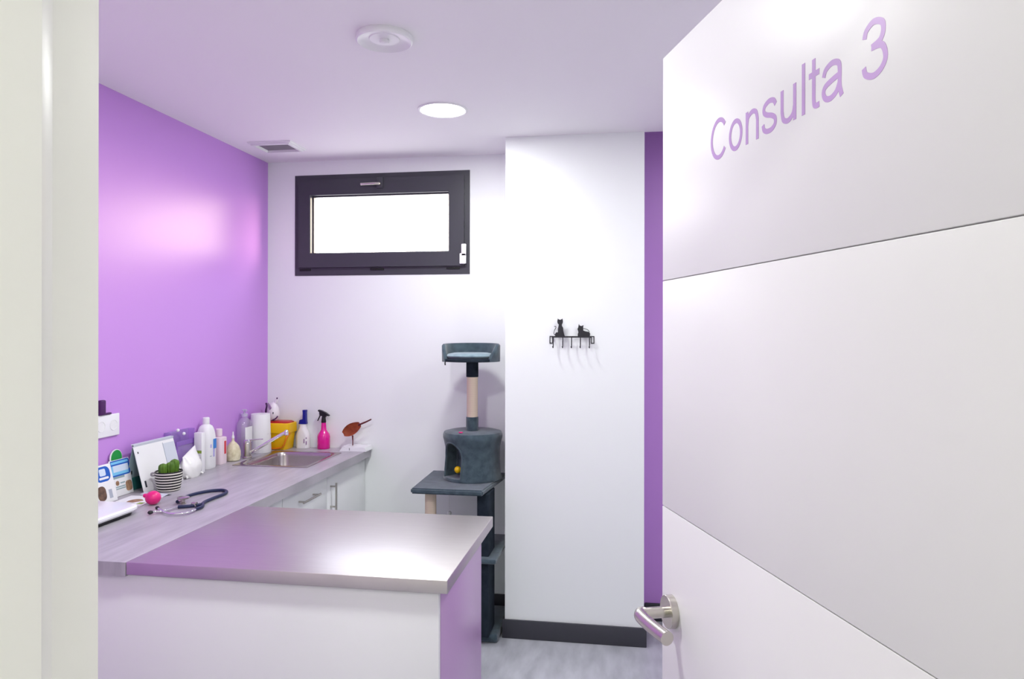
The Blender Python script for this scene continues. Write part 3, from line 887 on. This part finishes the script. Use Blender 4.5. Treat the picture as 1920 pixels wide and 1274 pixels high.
cb = thing('cotton_bag', 'crumpled white bag of cotton beside the cactus pot', 'bag', (-2.006, 3.060, CT))
b = NB(); N = 40; lps = []
r2 = random.Random(3)
cr = [(r2.uniform(0, 6.28), r2.uniform(3, 8), r2.uniform(0.5, 3)) for _ in range(4)]
for k in range(15):
    s = k / 14
    wy = 0.060 * (0.82 + 0.35 * math.sin(PI * min(1, s * 1.15)) ** 0.8) * (1 if s < 0.75 else 1 + 0.10 * (s - 0.75) * 4)
    wx = 0.036 * (0.75 + 0.35 * math.sin(PI * s)) * (1 - 0.93 * max(0, (s - 0.45) / 0.55) ** 1.4)
    lp = []
    for i in range(N):
        a = 2 * PI * i / N
        w_ = 1 + 0.05 * sum(math.sin(f_ * a + ph + g_ * s * 4) for ph, f_, g_ in cr) * 0.5
        lp.append((wx * w_ * math.cos(a) - 0.012 * s, wy * w_ * math.sin(a) * (1 - 0.12 * s), 0.0006 + s * (0.098 + 0.042 * (math.sin(a) * 0.5 + 0.5))))
    lps.append(lp)
loft(b, lps)
obj('bag', b, 'cotton', cb, 70)
b = NB(); tube(b, spline([(0.004, -0.048, 0.012), (0.016, -0.056, 0.010), (0.012, -0.050, 0.004)], 4), 0.006, 8)
obj('bag_corner', b, 'cotton', cb)
b = NB(); tube(b, spline([(0.004, 0.046, 0.014), (0.018, 0.056, 0.010), (0.024, 0.056, 0.005)], 4), 0.0048, 8)
obj('bag_corner', b, 'cotton', cb)

ct = thing('carton', 'slim white carton with green band between cotton bag and big bottle', 'carton', (-2.030, 3.163, CT))
obj('box', boxo(-0.019, 0.021, -0.015, 0.012, 0.0005, 0.193, 0.001), 'paper', ct)
for nm, m, x0, x1, z0, z1 in (('green_band', 'lime_label', -0.006, 0.0205, 0.094, 0.108), ('dark_mark', 'ink', 0.010, 0.014, 0.06, 0.074), ('green_print', 'lime_label', 0.0, 0.018, 0.012, 0.045)):
    obj(nm, boxo(x0, x1, -0.0157, -0.0152, z0, z1), m, ct)


def flat_bottle(name, label, loc, hx, hy, h, r, neck_r, cap_r, cap_h, m='white_plastic', rz=0.0, dome=0.7):
    t = thing(name, label, 'bottle', loc, rz)
    bb = NB()
    body = h - cap_h
    zs_ = [(0.94, 0.0005), (1.0, 0.006), (1.0, body * dome)]
    for k in range(1, 9):
        s = k / 8
        zs_.append((None, s))
    lps = []
    for f_, z in zs_:
        if f_ is not None: lps.append(rrect(hx * f_, hy * f_, r * f_, z, 8))
        else:
            q = math.sqrt(max(0, 1 - z * z))
            X = neck_r + (hx - neck_r) * q; Y = neck_r + (hy - neck_r) * q
            lps.append(rrect(X, Y, min(X, Y) * (r / min(hx, hy) * q + (1 - q) * 0.999), body * dome + (body * (1 - dome) - 0.004) * z, 8))
    lps.append(rrect(neck_r, neck_r, neck_r * 0.999, body, 8))
    loft(bb, lps)
    obj('body', bb, m, t, 45)
    bb = NB(); lathe(bb, [(cap_r, body + 0.0006), (cap_r, h - 0.003), (cap_r - 0.003, h), (0, h)], 32)
    obj('cap', bb, m, t)
    return t


def lab(t, name, m, hx, hy, r, a, z0, z1, lift=0.0006):
    """label wrapped on a rounded-rectangle bottle; a = (first, last) index along its outline"""
    bb = NB()
    o_ = rrect(hx + lift, hy + lift, r + lift, 0, 8)
    i_ = rrect(hx + 0.0001, hy + 0.0001, r, 0, 8)
    n = len(o_)
    idx = [k % n for k in range(a[0], a[1] + 1)]
    lps = []
    for k in idx:
        lps.append([(o_[k][0], o_[k][1], z0), (o_[k][0], o_[k][1], z1), (i_[k][0], i_[k][1], z1), (i_[k][0], i_[k][1], z0)])
    loft(bb, lps)
    return obj(name, bb, m, t)


# outline index order: 0-8 corner (+x,+y), 9-17 (-x,+y), 18-26 (-x,-y), 27-35 (+x,-y)
t = flat_bottle('bottle', 'tall white bottle with blue label, largest of the row along the wall', (-2.058, 3.262, CT), 0.036, 0.046, 0.254, 0.026, 0.016, 0.0165, 0.030, dome=0.63)
obj('label_patch', boxo(0.0362, 0.0368, 0.004, 0.0315, 0.098, 0.146), 'blue_label', t)
obj('label_strip', boxo(0.0362, 0.0368, 0.004, 0.016, 0.058, 0.0975), 'lav_label', t)
obj('small_print', boxo(0.0362, 0.0366, -0.020, -0.010, 0.105, 0.122), 'lav_label', t)
obj('small_print', boxo(0.0362, 0.0366, -0.024, -0.008, 0.062, 0.066), 'grey_ink', t)
M['pinkish'] = mat('pinkish white plastic', (240, 222, 230), 0.35)
t = flat_bottle('bottle', 'pinkish white bottle with red label right of the tall white bottle', (-2.062, 3.382, CT), 0.031, 0.032, 0.181, 0.016, 0.012, 0.0165, 0.036, m='pinkish', dome=0.93)
obj('label_patch', boxo(0.0312, 0.0318, -0.002, 0.0155, 0.052, 0.118), 'red_label', t)

t = thing('flask', 'round cream speckled flask with thin neck near the tap', 'flask', (-2.040, 3.478, CT))
b = NB(); lathe(b, [(0.030, 0.0005), (0.0355, 0.005), (0.0395, 0.03), (0.0385, 0.052), (0.031, 0.076), (0.019, 0.092), (0.010, 0.100), (0.0065, 0.108), (0.006, 0.118)], 40)
obj('body', b, 'cream', t)
b = NB(); lathe(b, [(0.0075, 0.1185), (0.007, 0.13), (0.0035, 0.135), (0.003, 0.152), (0.0, 0.153)], 16)
obj('stopper', b, 'white_plastic', t)

t = thing('pump_bottle', 'clear lilac pump bottle with white label behind the tap', 'bottle', (-2.067, 3.640, CT))
b = NB()
loft(b, [rrect(0.027, 0.046, 0.024, 0.0005, 8), rrect(0.030, 0.049, 0.027, 0.006, 8), rrect(0.030, 0.049, 0.027, 0.165, 8), rrect(0.028, 0.046, 0.026, 0.182, 8), rrect(0.018, 0.026, 0.0175, 0.20, 8), rrect(0.015, 0.015, 0.0149, 0.206, 8), rrect(0.015, 0.015, 0.0149, 0.214, 8)])
obj('body', b, 'clear_lilac', t, 45)
b = NB(); lathe(b, [(0.0175, 0.2145), (0.0175, 0.228), (0.012, 0.230), (0.006, 0.231), (0.006, 0.244), (0.013, 0.2445), (0.013, 0.252), (0.0, 0.253)], 26)
tube(b, [(0.0, 0.0, 0.248), (0.02, -0.018, 0.249), (0.029, -0.027, 0.246)], [0.0055, 0.0045, 0.003], 10)
obj('pump', b, 'clear_white', t)
b = NB(); lps = []
o_ = rrect(0.0306, 0.0496, 0.0276, 0, 8); i_ = rrect(0.0301, 0.0491, 0.0271, 0, 8)
for k in list(range(32, 36)) + list(range(0, 8)):
    lps.append([(o_[k][0], o_[k][1], 0.075), (o_[k][0], o_[k][1], 0.158), (i_[k][0], i_[k][1], 0.158), (i_[k][0], i_[k][1], 0.075)])
loft(b, lps)
obj('label_patch', b, 'paper', t)

t = thing('paper_roll', 'white paper towel roll standing between pump bottle and yellow bin', 'paper roll', (-2.033, 3.752, CT))
b = NB(); lathe(b, [(0.0580, 0.0005), (0.0595, 0.003), (0.052, 0.214), (0.050, 0.2165), (0.020, 0.2165), (0.0195, 0.19), (0.0, 0.19)], 44)
obj('roll', b, 'paper', t)
b = NB()
box(b, 0.0, 0.001, -0.02, 0.03, 0.0, 0.0008)
bmesh.ops.transform(b, matrix=Matrix.Translation((0.0545, -0.005, 0.105)) @ Matrix.Rotation(-0.035, 4, 'Y'), verts=b.verts)
obj('sheet_edge', b, 'grey_ink', t)

# yellow sharps bin
t = thing('sharps_bin', 'yellow sharps bin with red lid and orange handle in the corner', 'bin', (-1.987, 3.882, CT))
b = NB()
loft(b, [rrect(0.066, 0.048, 0.018, 0.0005), rrect(0.069, 0.050, 0.019, 0.004), rrect(0.082, 0.058, 0.022, 0.112)])
obj('tub', b, 'yellow', t)
b = NB()
loft(b, [rrect(0.0865, 0.066, 0.026, 0.098), rrect(0.0875, 0.067, 0.026, 0.101), rrect(0.089, 0.060, 0.024, 0.150), rrect(0.085, 0.056, 0.022, 0.1535), rrect(0.080, 0.052, 0.02, 0.1535), rrect(0.078, 0.050, 0.02, 0.150)], cap0=False, cap1=False)
o_ = rrect(0.0835, 0.0595, 0.022, 0.0985)
obj('collar', b, 'yellow', t)
b = NB(); loft(b, [rrect(0.0775, 0.0495, 0.02, 0.142), rrect(0.077, 0.049, 0.02, 0.156), rrect(0.066, 0.040, 0.018, 0.162)])
obj('lid', b, 'red', t)['label'] = 'red lid'
b = NB(); tube(b, spline([(0.083, -0.03, 0.098), (0.079, -0.064, 0.075), (0.060, -0.064, 0.028), (0.030, -0.060, 0.012), (-0.03, -0.060, 0.010), (-0.060, -0.064, 0.03), (-0.079, -0.064, 0.075), (-0.083, -0.03, 0.098)], 8), 0.005, 10)
obj('carry_handle', b, 'amber', t)['label'] = 'orange carrying handle'
for z, x0, x1 in ((0.088, -0.05, -0.028), (0.062, -0.05, 0.012), (0.046, -0.05, 0.0)):
    hy = 0.050 + 0.008 * z / 0.112
    obj('print_line', boxo(x0, x1, -hy - 0.0016, -hy + 0.001, z, z + 0.004), 'lime_label' if z < .05 else 'ink', t)

# white figure standing on the lid
t = thing('figurine', 'white egg shaped figurine with dark spots on the yellow bin', 'figurine', (-2.018, 3.872, CT + 0.1625))
b = NB(); lathe(b, [(0.010, 0.0), (0.024, 0.004), (0.034, 0.022), (0.037, 0.045), (0.033, 0.070), (0.024, 0.092), (0.012, 0.105), (0.0, 0.109)], 36, sx=1, sy=0.85)
obj('body', b, 'figure', t)
def ear(x, ztip, tilt, m, nm, sc_=1.0):
    bb = NB()
    lathe(bb, [(0.004, 0), (0.011 * sc_, 0.012), (0.010 * sc_, 0.028), (0.005 * sc_, 0.042), (0.0, 0.047)], 18, sy=0.5, mtx=Matrix.Translation((x, 0.0, ztip)) @ Matrix.Rotation(tilt, 4, 'Y'))
    return obj(nm, bb, m, t)
ear(0.010, 0.094, 0.35, 'figure', 'ear')
ear(-0.026, 0.058, -0.35, 'figure', 'ear', 1.3)
b = NB(); ball(b, 0.0055, (0.0255, -0.004, 0.131), (0.8, 0.5, 1), 12, 8); obj('ear_spot', b, 'plum', t)
b = NB(); prism(b, [(-0.020, 0.106), (-0.008, 0.092), (0.004, 0.076), (-0.006, 0.066), (-0.014, 0.084)], -0.033, -0.020)
obj('nose_mark', b, 'mauve', t)
b = NB(); ball(b, 0.0055, (0.013, -0.0275, 0.047), (0.6, 0.6, 1.3), 12, 8); obj('eye', b, 'black', t)
b = NB(); tube(b, spline([(0.010, -0.030, 0.008), (0.026, -0.026, 0.014), (0.036, -0.016, 0.028)], 5), 0.0035, 8); obj('tail', b, 'plum', t)
b = NB(); tube(b, spline([(-0.042, -0.006, 0.104), (-0.037, -0.006, 0.085), (-0.043, -0.006, 0.055), (-0.040, -0.006, 0.02)], 5), [0.002] + [0.0055] * 14 + [0.003], 8); obj('dark_edge', b, 'plum', t)

# white spray bottle with blue head
t = thing('spray_bottle', 'white spray bottle with deep blue head beside the yellow bin', 'spray bottle', (-1.861, 3.930, CT))
b = NB()
sec = lambda hx, z, hy=0.024: rrect(hx, hy, min(hx, hy) * 0.95, z, 8)
loft(b, [sec(0.040, 0.0005), sec(0.041, 0.006), sec(0.041, 0.05), sec(0.041, 0.072), sec(0.034, 0.094), sec(0.024, 0.110), sec(0.021, 0.122, 0.020), sec(0.021, 0.139, 0.020)])
obj('body', b, 'white_plastic', t, 45)
b = NB()
prism(b, [(-0.024, 0.1395), (0.024, 0.1395), (0.020, 0.165), (0.019, 0.198), (0.022, 0.222), (0.0, 0.222), (0.003, 0.200), (0.004, 0.166), (-0.018, 0.164)], -0.013, 0.013)
bmesh.ops.bevel(b, geom=list(b.edges), offset=0.002, segments=2, affect='EDGES')
obj('spray_head', b, 'blue_deep', t)['label'] = 'deep blue spray head'
b = NB(); ball(b, 0.0045, (0.030, -0.0228, 0.060), (0.9, 0.3, 0.8), 12, 8); box(b, 0.0275, 0.033, -0.0245, -0.0215, 0.022, 0.042, 0.001); box(b, 0.014, 0.020, -0.0252, -0.0225, 0.030, 0.055, 0.001)
obj('print_mark', b, 'mauve', t)

# pink spray bottle with black trigger
t = thing('spray_bottle', 'hot pink spray bottle with black trigger against the back wall', 'spray bottle', (-1.729, 3.920, CT))
b = NB(); lathe(b, [(0.034, 0.0005), (0.0365, 0.004), (0.0365, 0.070), (0.033, 0.084), (0.023, 0.098), (0.0165, 0.110), (0.0145, 0.128), (0.013, 0.151)], 40)
obj('body', b, 'magenta', t)
b = NB(); lathe(b, [(0.0135, 0.1515), (0.0145, 0.156), (0.0125, 0.172), (0.011, 0.184)], 26, cx=0.0)
prism(b, [(0.012, 0.182), (0.016, 0.193), (0.034, 0.190), (0.035, 0.195), (0.012, 0.211), (-0.012, 0.222), (-0.030, 0.226), (-0.033, 0.219), (-0.025, 0.214), (-0.022, 0.190), (-0.006, 0.190), (-0.009, 0.182)], -0.009, 0.009)
obj('spray_head', b, 'black', t)['label'] = 'black spray head'
b = NB(); tube(b, spline([(-0.018, 0, 0.205), (-0.023, 0, 0.190), (-0.030, 0, 0.175), (-0.037, 0, 0.161)], 5), 0.0042, 10, 0.003)
obj('trigger', b, 'black', t)

# wooden spoon shaped model on a white base
t = thing('anatomical_model', 'brown spoon shaped model on a thin stem and white base', 'model', (-1.522, 3.897, CT))
b = NB()
prism(b, [(-0.078, 0.0005), (0.078, 0.0005), (0.078, 0.006), (0.070, 0.024), (-0.060, 0.028), (-0.074, 0.008)], -0.052, 0.056)
obj('base', b, 'white_gloss', t)
obj('base_mark', boxo(-0.021, -0.018, -0.0527, -0.0521, 0.007, 0.020), 'ink', t)
b = NB(); tube(b, [(-0.020, 0.0, 0.026), (-0.020, 0.0, 0.058)], 0.0028, 10)
tube(b, [(-0.020, 0.0, 0.058), (-0.021, 0.0, 0.084)], 0.0035, 10, 0.005)
obj('stem', b, 'wood_dark', t)
b = NB(); rows = []
ax0, az0, ax1, az1 = -0.079, 0.090, 0.022, 0.149
for k in range(19):                                        # hollow bowl, open to the front below
    s = k / 18
    cxx = ax0 + (ax1 - ax0) * s; czz = az0 + (az1 - az0) * s
    wd = 0.036 * (math.sin(PI * min(1, s * 0.86 + 0.04)) ** 0.62) * (1 - 0.25 * s) + 0.002
    row = []
    for q in range(17):
        a = -PI * 0.5 + PI * q / 16
        ux, uz = -0.5, 0.86
        u_ = wd * math.sin(a); dp = wd * 0.55 * math.cos(a)
        row.append((cxx + ux * u_, dp, czz + uz * u_))
    rows.append(row)
vv = [[b.verts.new(p) for p in r_] for r_ in rows]
for a, c in zip(vv[:-1], vv[1:]):
    for i in range(16): b.faces.new((a[i], a[i + 1], c[i + 1], c[i]))
sol = bmesh.ops.solidify(b, geom=list(b.faces), thickness=0.003)
obj('bowl', b, 'wood', t, 60)
b = NB(); tube(b, spline([(0.012, 0.004, 0.144), (0.036, 0.004, 0.154), (0.064, 0.003, 0.166), (0.090, 0.002, 0.179)], 6), 0.0055, 12, 0.0038)
obj('grip', b, 'wood_dark', t)

# ------------------------------------------------------------------ coat hook rack with cats
hk = thing('hook_rack', 'black metal hook rack with two cat silhouettes on the white pillar', 'hook rack', (-0.262, PY, 1.552))
b = NB()
box(b, -0.100, 0.097, -0.026, -0.023, -0.004, 0.004)
for s in (-1, 1):
    x = 0.0985 * s - 0.0015
    xo = x + s * 0.0135
    box(b, x - 0.0018, x + 0.0018, -0.026, -0.0005, -0.001, 0.004)
    box(b, x - 0.0018, x + 0.0018, -0.0030, -0.0005, -0.034, 0.004)
    box(b, xo - 0.0018, xo + 0.0018, -0.0030, -0.0005, -0.034, 0.004)
    for z in (-0.034, 0.0):
        box(b, min(x, xo) - 0.0018, max(x, xo) + 0.0018, -0.0030, -0.0005, z, z + 0.004)
obj('rail', b, 'black_metal', hk)
for x in (-0.094, -0.0455, -0.001, 0.0435, 0.089):
    b = NB(); tube(b, spline([(x, -0.0245, 0.0), (x, -0.025, -0.028), (x, -0.028, -0.048), (x, -0.036, -0.055), (x, -0.043, -0.050)], 5), 0.0026, 8)
    ball(b, 0.0036, (x, -0.0435, -0.0495), u=10, v=8)
    obj('hook', b, 'black_metal', hk)
cat1 = [(-0.082, 0.0), (-0.086, 0.012), (-0.080, 0.022), (-0.076, 0.024), (-0.074, 0.022), (-0.070, 0.025), (-0.0705, 0.040), (-0.067, 0.056), (-0.066, 0.062), (-0.0725, 0.070), (-0.0735, 0.080), (-0.0705, 0.0935), (-0.066, 0.088), (-0.056, 0.0865), (-0.0475, 0.0925), (-0.0445, 0.080), (-0.046, 0.070), (-0.0495, 0.064), (-0.050, 0.057), (-0.044, 0.046), (-0.0425, 0.030), (-0.038, 0.012), (-0.034, 0.0)]
b = NB(); prism(b, cat1, -0.0262, -0.0235)
tube(b, spline([(-0.083, -0.0248, 0.008), (-0.0905, -0.0248, 0.016), (-0.088, -0.0248, 0.032), (-0.081, -0.0248, 0.046), (-0.082, -0.0248, 0.053), (-0.089, -0.0248, 0.052)], 6), 0.0016, 8)
obj('sitting_cat', b, 'black_metal', hk, 20)
cat2 = [(0.030, 0.0), (0.030, 0.014), (0.033, 0.022), (0.032, 0.030), (0.0285, 0.040), (0.032, 0.047), (0.036, 0.066), (0.040, 0.057), (0.050, 0.055), (0.0585, 0.060), (0.0575, 0.046), (0.058, 0.032), (0.070, 0.028), (0.088, 0.025), (0.0925, 0.016), (0.091, 0.0)]
b = NB(); prism(b, cat2, -0.0262, -0.0235)
tube(b, spline([(0.056, -0.0248, 0.043), (0.066, -0.0248, 0.0415), (0.080, -0.0248, 0.036), (0.089, -0.0248, 0.026)], 6), 0.0014, 8)
obj('lying_cat', b, 'black_metal', hk, 20)

# ------------------------------------------------------------------ cat tree
ct = thing('cat_tree', 'slate grey plush cat tree with den and top bed in the corner by the pillar', 'cat tree', (-0.83, 3.70, 0))
cx0, cy0 = -0.83, 3.70
def lb(x0, x1, y0, y1, z0, z1, bev=0.006): return boxo(x0 - cx0, x1 - cx0, y0 - cy0, y1 - cy0, z0, z1, bev, 3)
obj('base', lb(-1.06, -0.632, 3.535, 3.925, 0.0005, 0.045, 0.012), 'plush', ct)
obj('side_board', lb(-0.728, -0.668, 3.49, 3.66, 0.0452, 0.7645), 'plush_dark', ct)
obj('shelf', lb(-0.98, -0.624, 3.445, 3.90, 0.428, 0.452, 0.008), 'plush', ct)
b = NB(); lathe(b, [(0.029, 0.0455), (0.029, 0.7645)], 28, cx=-0.975 - cx0, cy=3.52 - cy0)
obj('sisal_post', b, 'sisal', ct)
PZ = 0.793
b = NB()
pl = [(-1.056, 3.435), (-0.688, 3.435), (-0.640, 3.905), (-1.070, 3.905)]
loft(b, [[(x - cx0, y - cy0, z) for x, y in pl] for z in (0.765, PZ)])
bmesh.ops.bevel(b, geom=list(b.edges), offset=0.007, segments=3, affect='EDGES')
obj('platform', b, 'plush', ct)
# den
dx, dy = -0.802 - cx0, 3.735 - cy0
prof = [(0.156, PZ + 0.001), (0.157, PZ + 0.012), (0.150, PZ + 0.03), (0.145, PZ + 0.10), (0.147, PZ + 0.17), (0.154, PZ + 0.205), (0.159, PZ + 0.222), (0.159, PZ + 0.238), (0.154, PZ + 0.250), (0.13, PZ + 0.256), (0.0, PZ + 0.257)]
b = NB()
outer = [circ(max(r, 1e-3), z, 72, dx, dy) for r, z in prof]
inner = [circ(max(r - 0.012, 1e-3), z, 72, dx, dy) for r, z in ((0.158, PZ + 0.013), (0.150, PZ + 0.10), (0.152, PZ + 0.17), (0.155, PZ + 0.20), (0.1, PZ + 0.235), (0.02, PZ + 0.236))]
loft(b, outer); loft(b, inner)
den = obj('den', b, 'plush', ct)
aa = math.radians(-128)                                    # the way the doorway faces
adir = Vector((math.cos(aa), math.sin(aa)))
side = Vector((-adir.y, adir.x))
hw, hz = 0.067, 0.205
op = [(-hw, PZ + 0.018), (hw, PZ + 0.018)] + [(hw * math.cos(PI * i / 20), PZ + hz - hw * 1.25 + hw * 1.25 * math.sin(PI * i / 20)) for i in range(0, 21)]
cb_ = NB()
loft(cb_, [[(dx + adir.x * d_ + side.x * p[0], dy + adir.y * d_ + side.y * p[0], p[1]) for p in op] for d_ in (0.06, 0.25)])
cut(den, cb_)
b = NB()
rim = [(-hw, PZ + 0.018)] + [(-hw * math.cos(PI * i / 20), PZ + hz - hw * 1.25 + hw * 1.25 * math.sin(PI * i / 20)) for i in range(0, 21)] + [(hw, PZ + 0.018)]
def on_den(p, extra=0.0):
    r = 0.150 + extra
    for (r0, z0), (r1, z1) in zip(prof[:-1], prof[1:]):
        if z0 <= p[1] <= z1: r = r0 + (r1 - r0) * (p[1] - z0) / (z1 - z0) + extra
    dd = math.sqrt(max(1e-6, r * r - p[0] ** 2))
    return (dx + adir.x * dd + side.x * p[0], dy + adir.y * dd + side.y * p[0], p[1])
tube(b, [on_den(p, -0.003) for p in rim], 0.006, 10)
obj('doorway_piping', b, 'plush', den)
obj('tag', boxo(dx - 0.048, dx - 0.028, dy - 0.128, dy - 0.112, PZ + 0.2572, PZ + 0.262, 0.001), 'pink', ct)['label'] = 'small pink tag'
b = NB(); q = Vector((dx, dy)) + adir * 0.112 + side * 0.012
ball(b, 0.0185, (q.x, q.y, PZ + 0.060), u=24, v=16)
tb_ = obj('toy_ball', b, 'yellow', ct)
tb_['label'] = 'yellow hanging toy ball'
b = NB(); tube(b, [(q.x, q.y, PZ + 0.078), (q.x, q.y, PZ + 0.21)], 0.0012, 6)
obj('toy_cord', b, 'black', tb_)
# upper post and bed
ux, uy = -0.802 - cx0, 3.72 - cy0
b = NB(); lathe(b, [(0.033, PZ + 0.2575), (0.033, 1.122), (0.029, 1.123)], 28, cx=ux, cy=uy)
obj('post_sleeve', b, 'plush', ct)
b = NB(); lathe(b, [(0.0295, 1.1235), (0.0295, 1.3355)], 32, cx=ux, cy=uy)
obj('sisal_post', b, 'sisal', ct)
b = NB(); lathe(b, [(0.029, 1.336), (0.0325, 1.337), (0.0325, 1.418)], 28, cx=ux, cy=uy)
obj('post_sleeve', b, 'plush_dark', ct)
ex, ey = -0.808 - cx0, 3.715 - cy0
ER = 0.155
b = NB(); lathe(b, [(0.10, 1.4185), (ER - 0.012, 1.4185), (ER - 0.004, 1.422), (ER - 0.004, 1.432), (ER - 0.012, 1.436), (0.0, 1.436)], 56, cx=ex, cy=ey, sy=0.95)
bed = obj('bed_floor', b, 'plush_dark', ct)
b = NB()
rows = []
A0, A1 = -132, 280 - 62
NW = 60
for i in range(NW + 1):
    s = i / NW
    a = math.radians(-38 + s * 256)                        # wraps round the back, open at the front
    rise = min(1.0, s / 0.12, (1 - s) / 0.10) ** 0.7 if 0 < s < 1 else 0.0
    zt = 1.436 + 0.074 * max(0.0, rise) + 0.006 * math.sin(PI * s)
    ro, ri = ER, ER - 0.020
    c_, s_ = math.cos(a), math.sin(a) * 0.95
    rows.append([(ex + ro * c_, ey + ro * s_, 1.419), (ex + (ro + 0.001) * c_, ey + (ro + 0.001) * s_, zt - 0.008), (ex + (ro - 0.006) * c_, ey + (ro - 0.006) * s_, zt), (ex + (ri + 0.006) * c_, ey + (ri + 0.006) * s_, zt), (ex + ri * c_, ey + ri * s_, zt - 0.008), (ex + ri * c_, ey + ri * s_, 1.430)])
loft(b, rows)
obj('bed_wall', b, 'plush', ct, 50)
b = NB(); lathe(b, [(0.10, 1.4365), (ER - 0.030, 1.4375), (ER - 0.020, 1.449), (ER - 0.034, 1.460), (0.09, 1.466), (0.0, 1.463)], 48, cx=ex, cy=ey - 0.006, sy=0.95)
obj('cushion', b, 'plush_pale', ct, 60)['label'] = 'pale plush cushion'
b = NB(); tube(b, spline([(ex - 0.118, ey - 0.092, 1.420), (ex - 0.1185, ey - 0.094, 1.410), (ex - 0.117, ey - 0.094, 1.402)], 4), 0.0035, 8)
obj('bed_toggle', b, 'black', ct)
b = NB(); tube(b, [(-0.915 - cx0, 3.66 - cy0, 0.7645), (-0.912 - cx0, 3.66 - cy0, 0.628)], 0.0016, 6)
tc_ = obj('toy_cord', b, 'white_plastic', ct)
b = NB(); ball(b, 0.012, (-0.912 - cx0, 3.66 - cy0, 0.618), u=16, v=12)
obj('toy_bead', b, 'white_plastic', tc_)
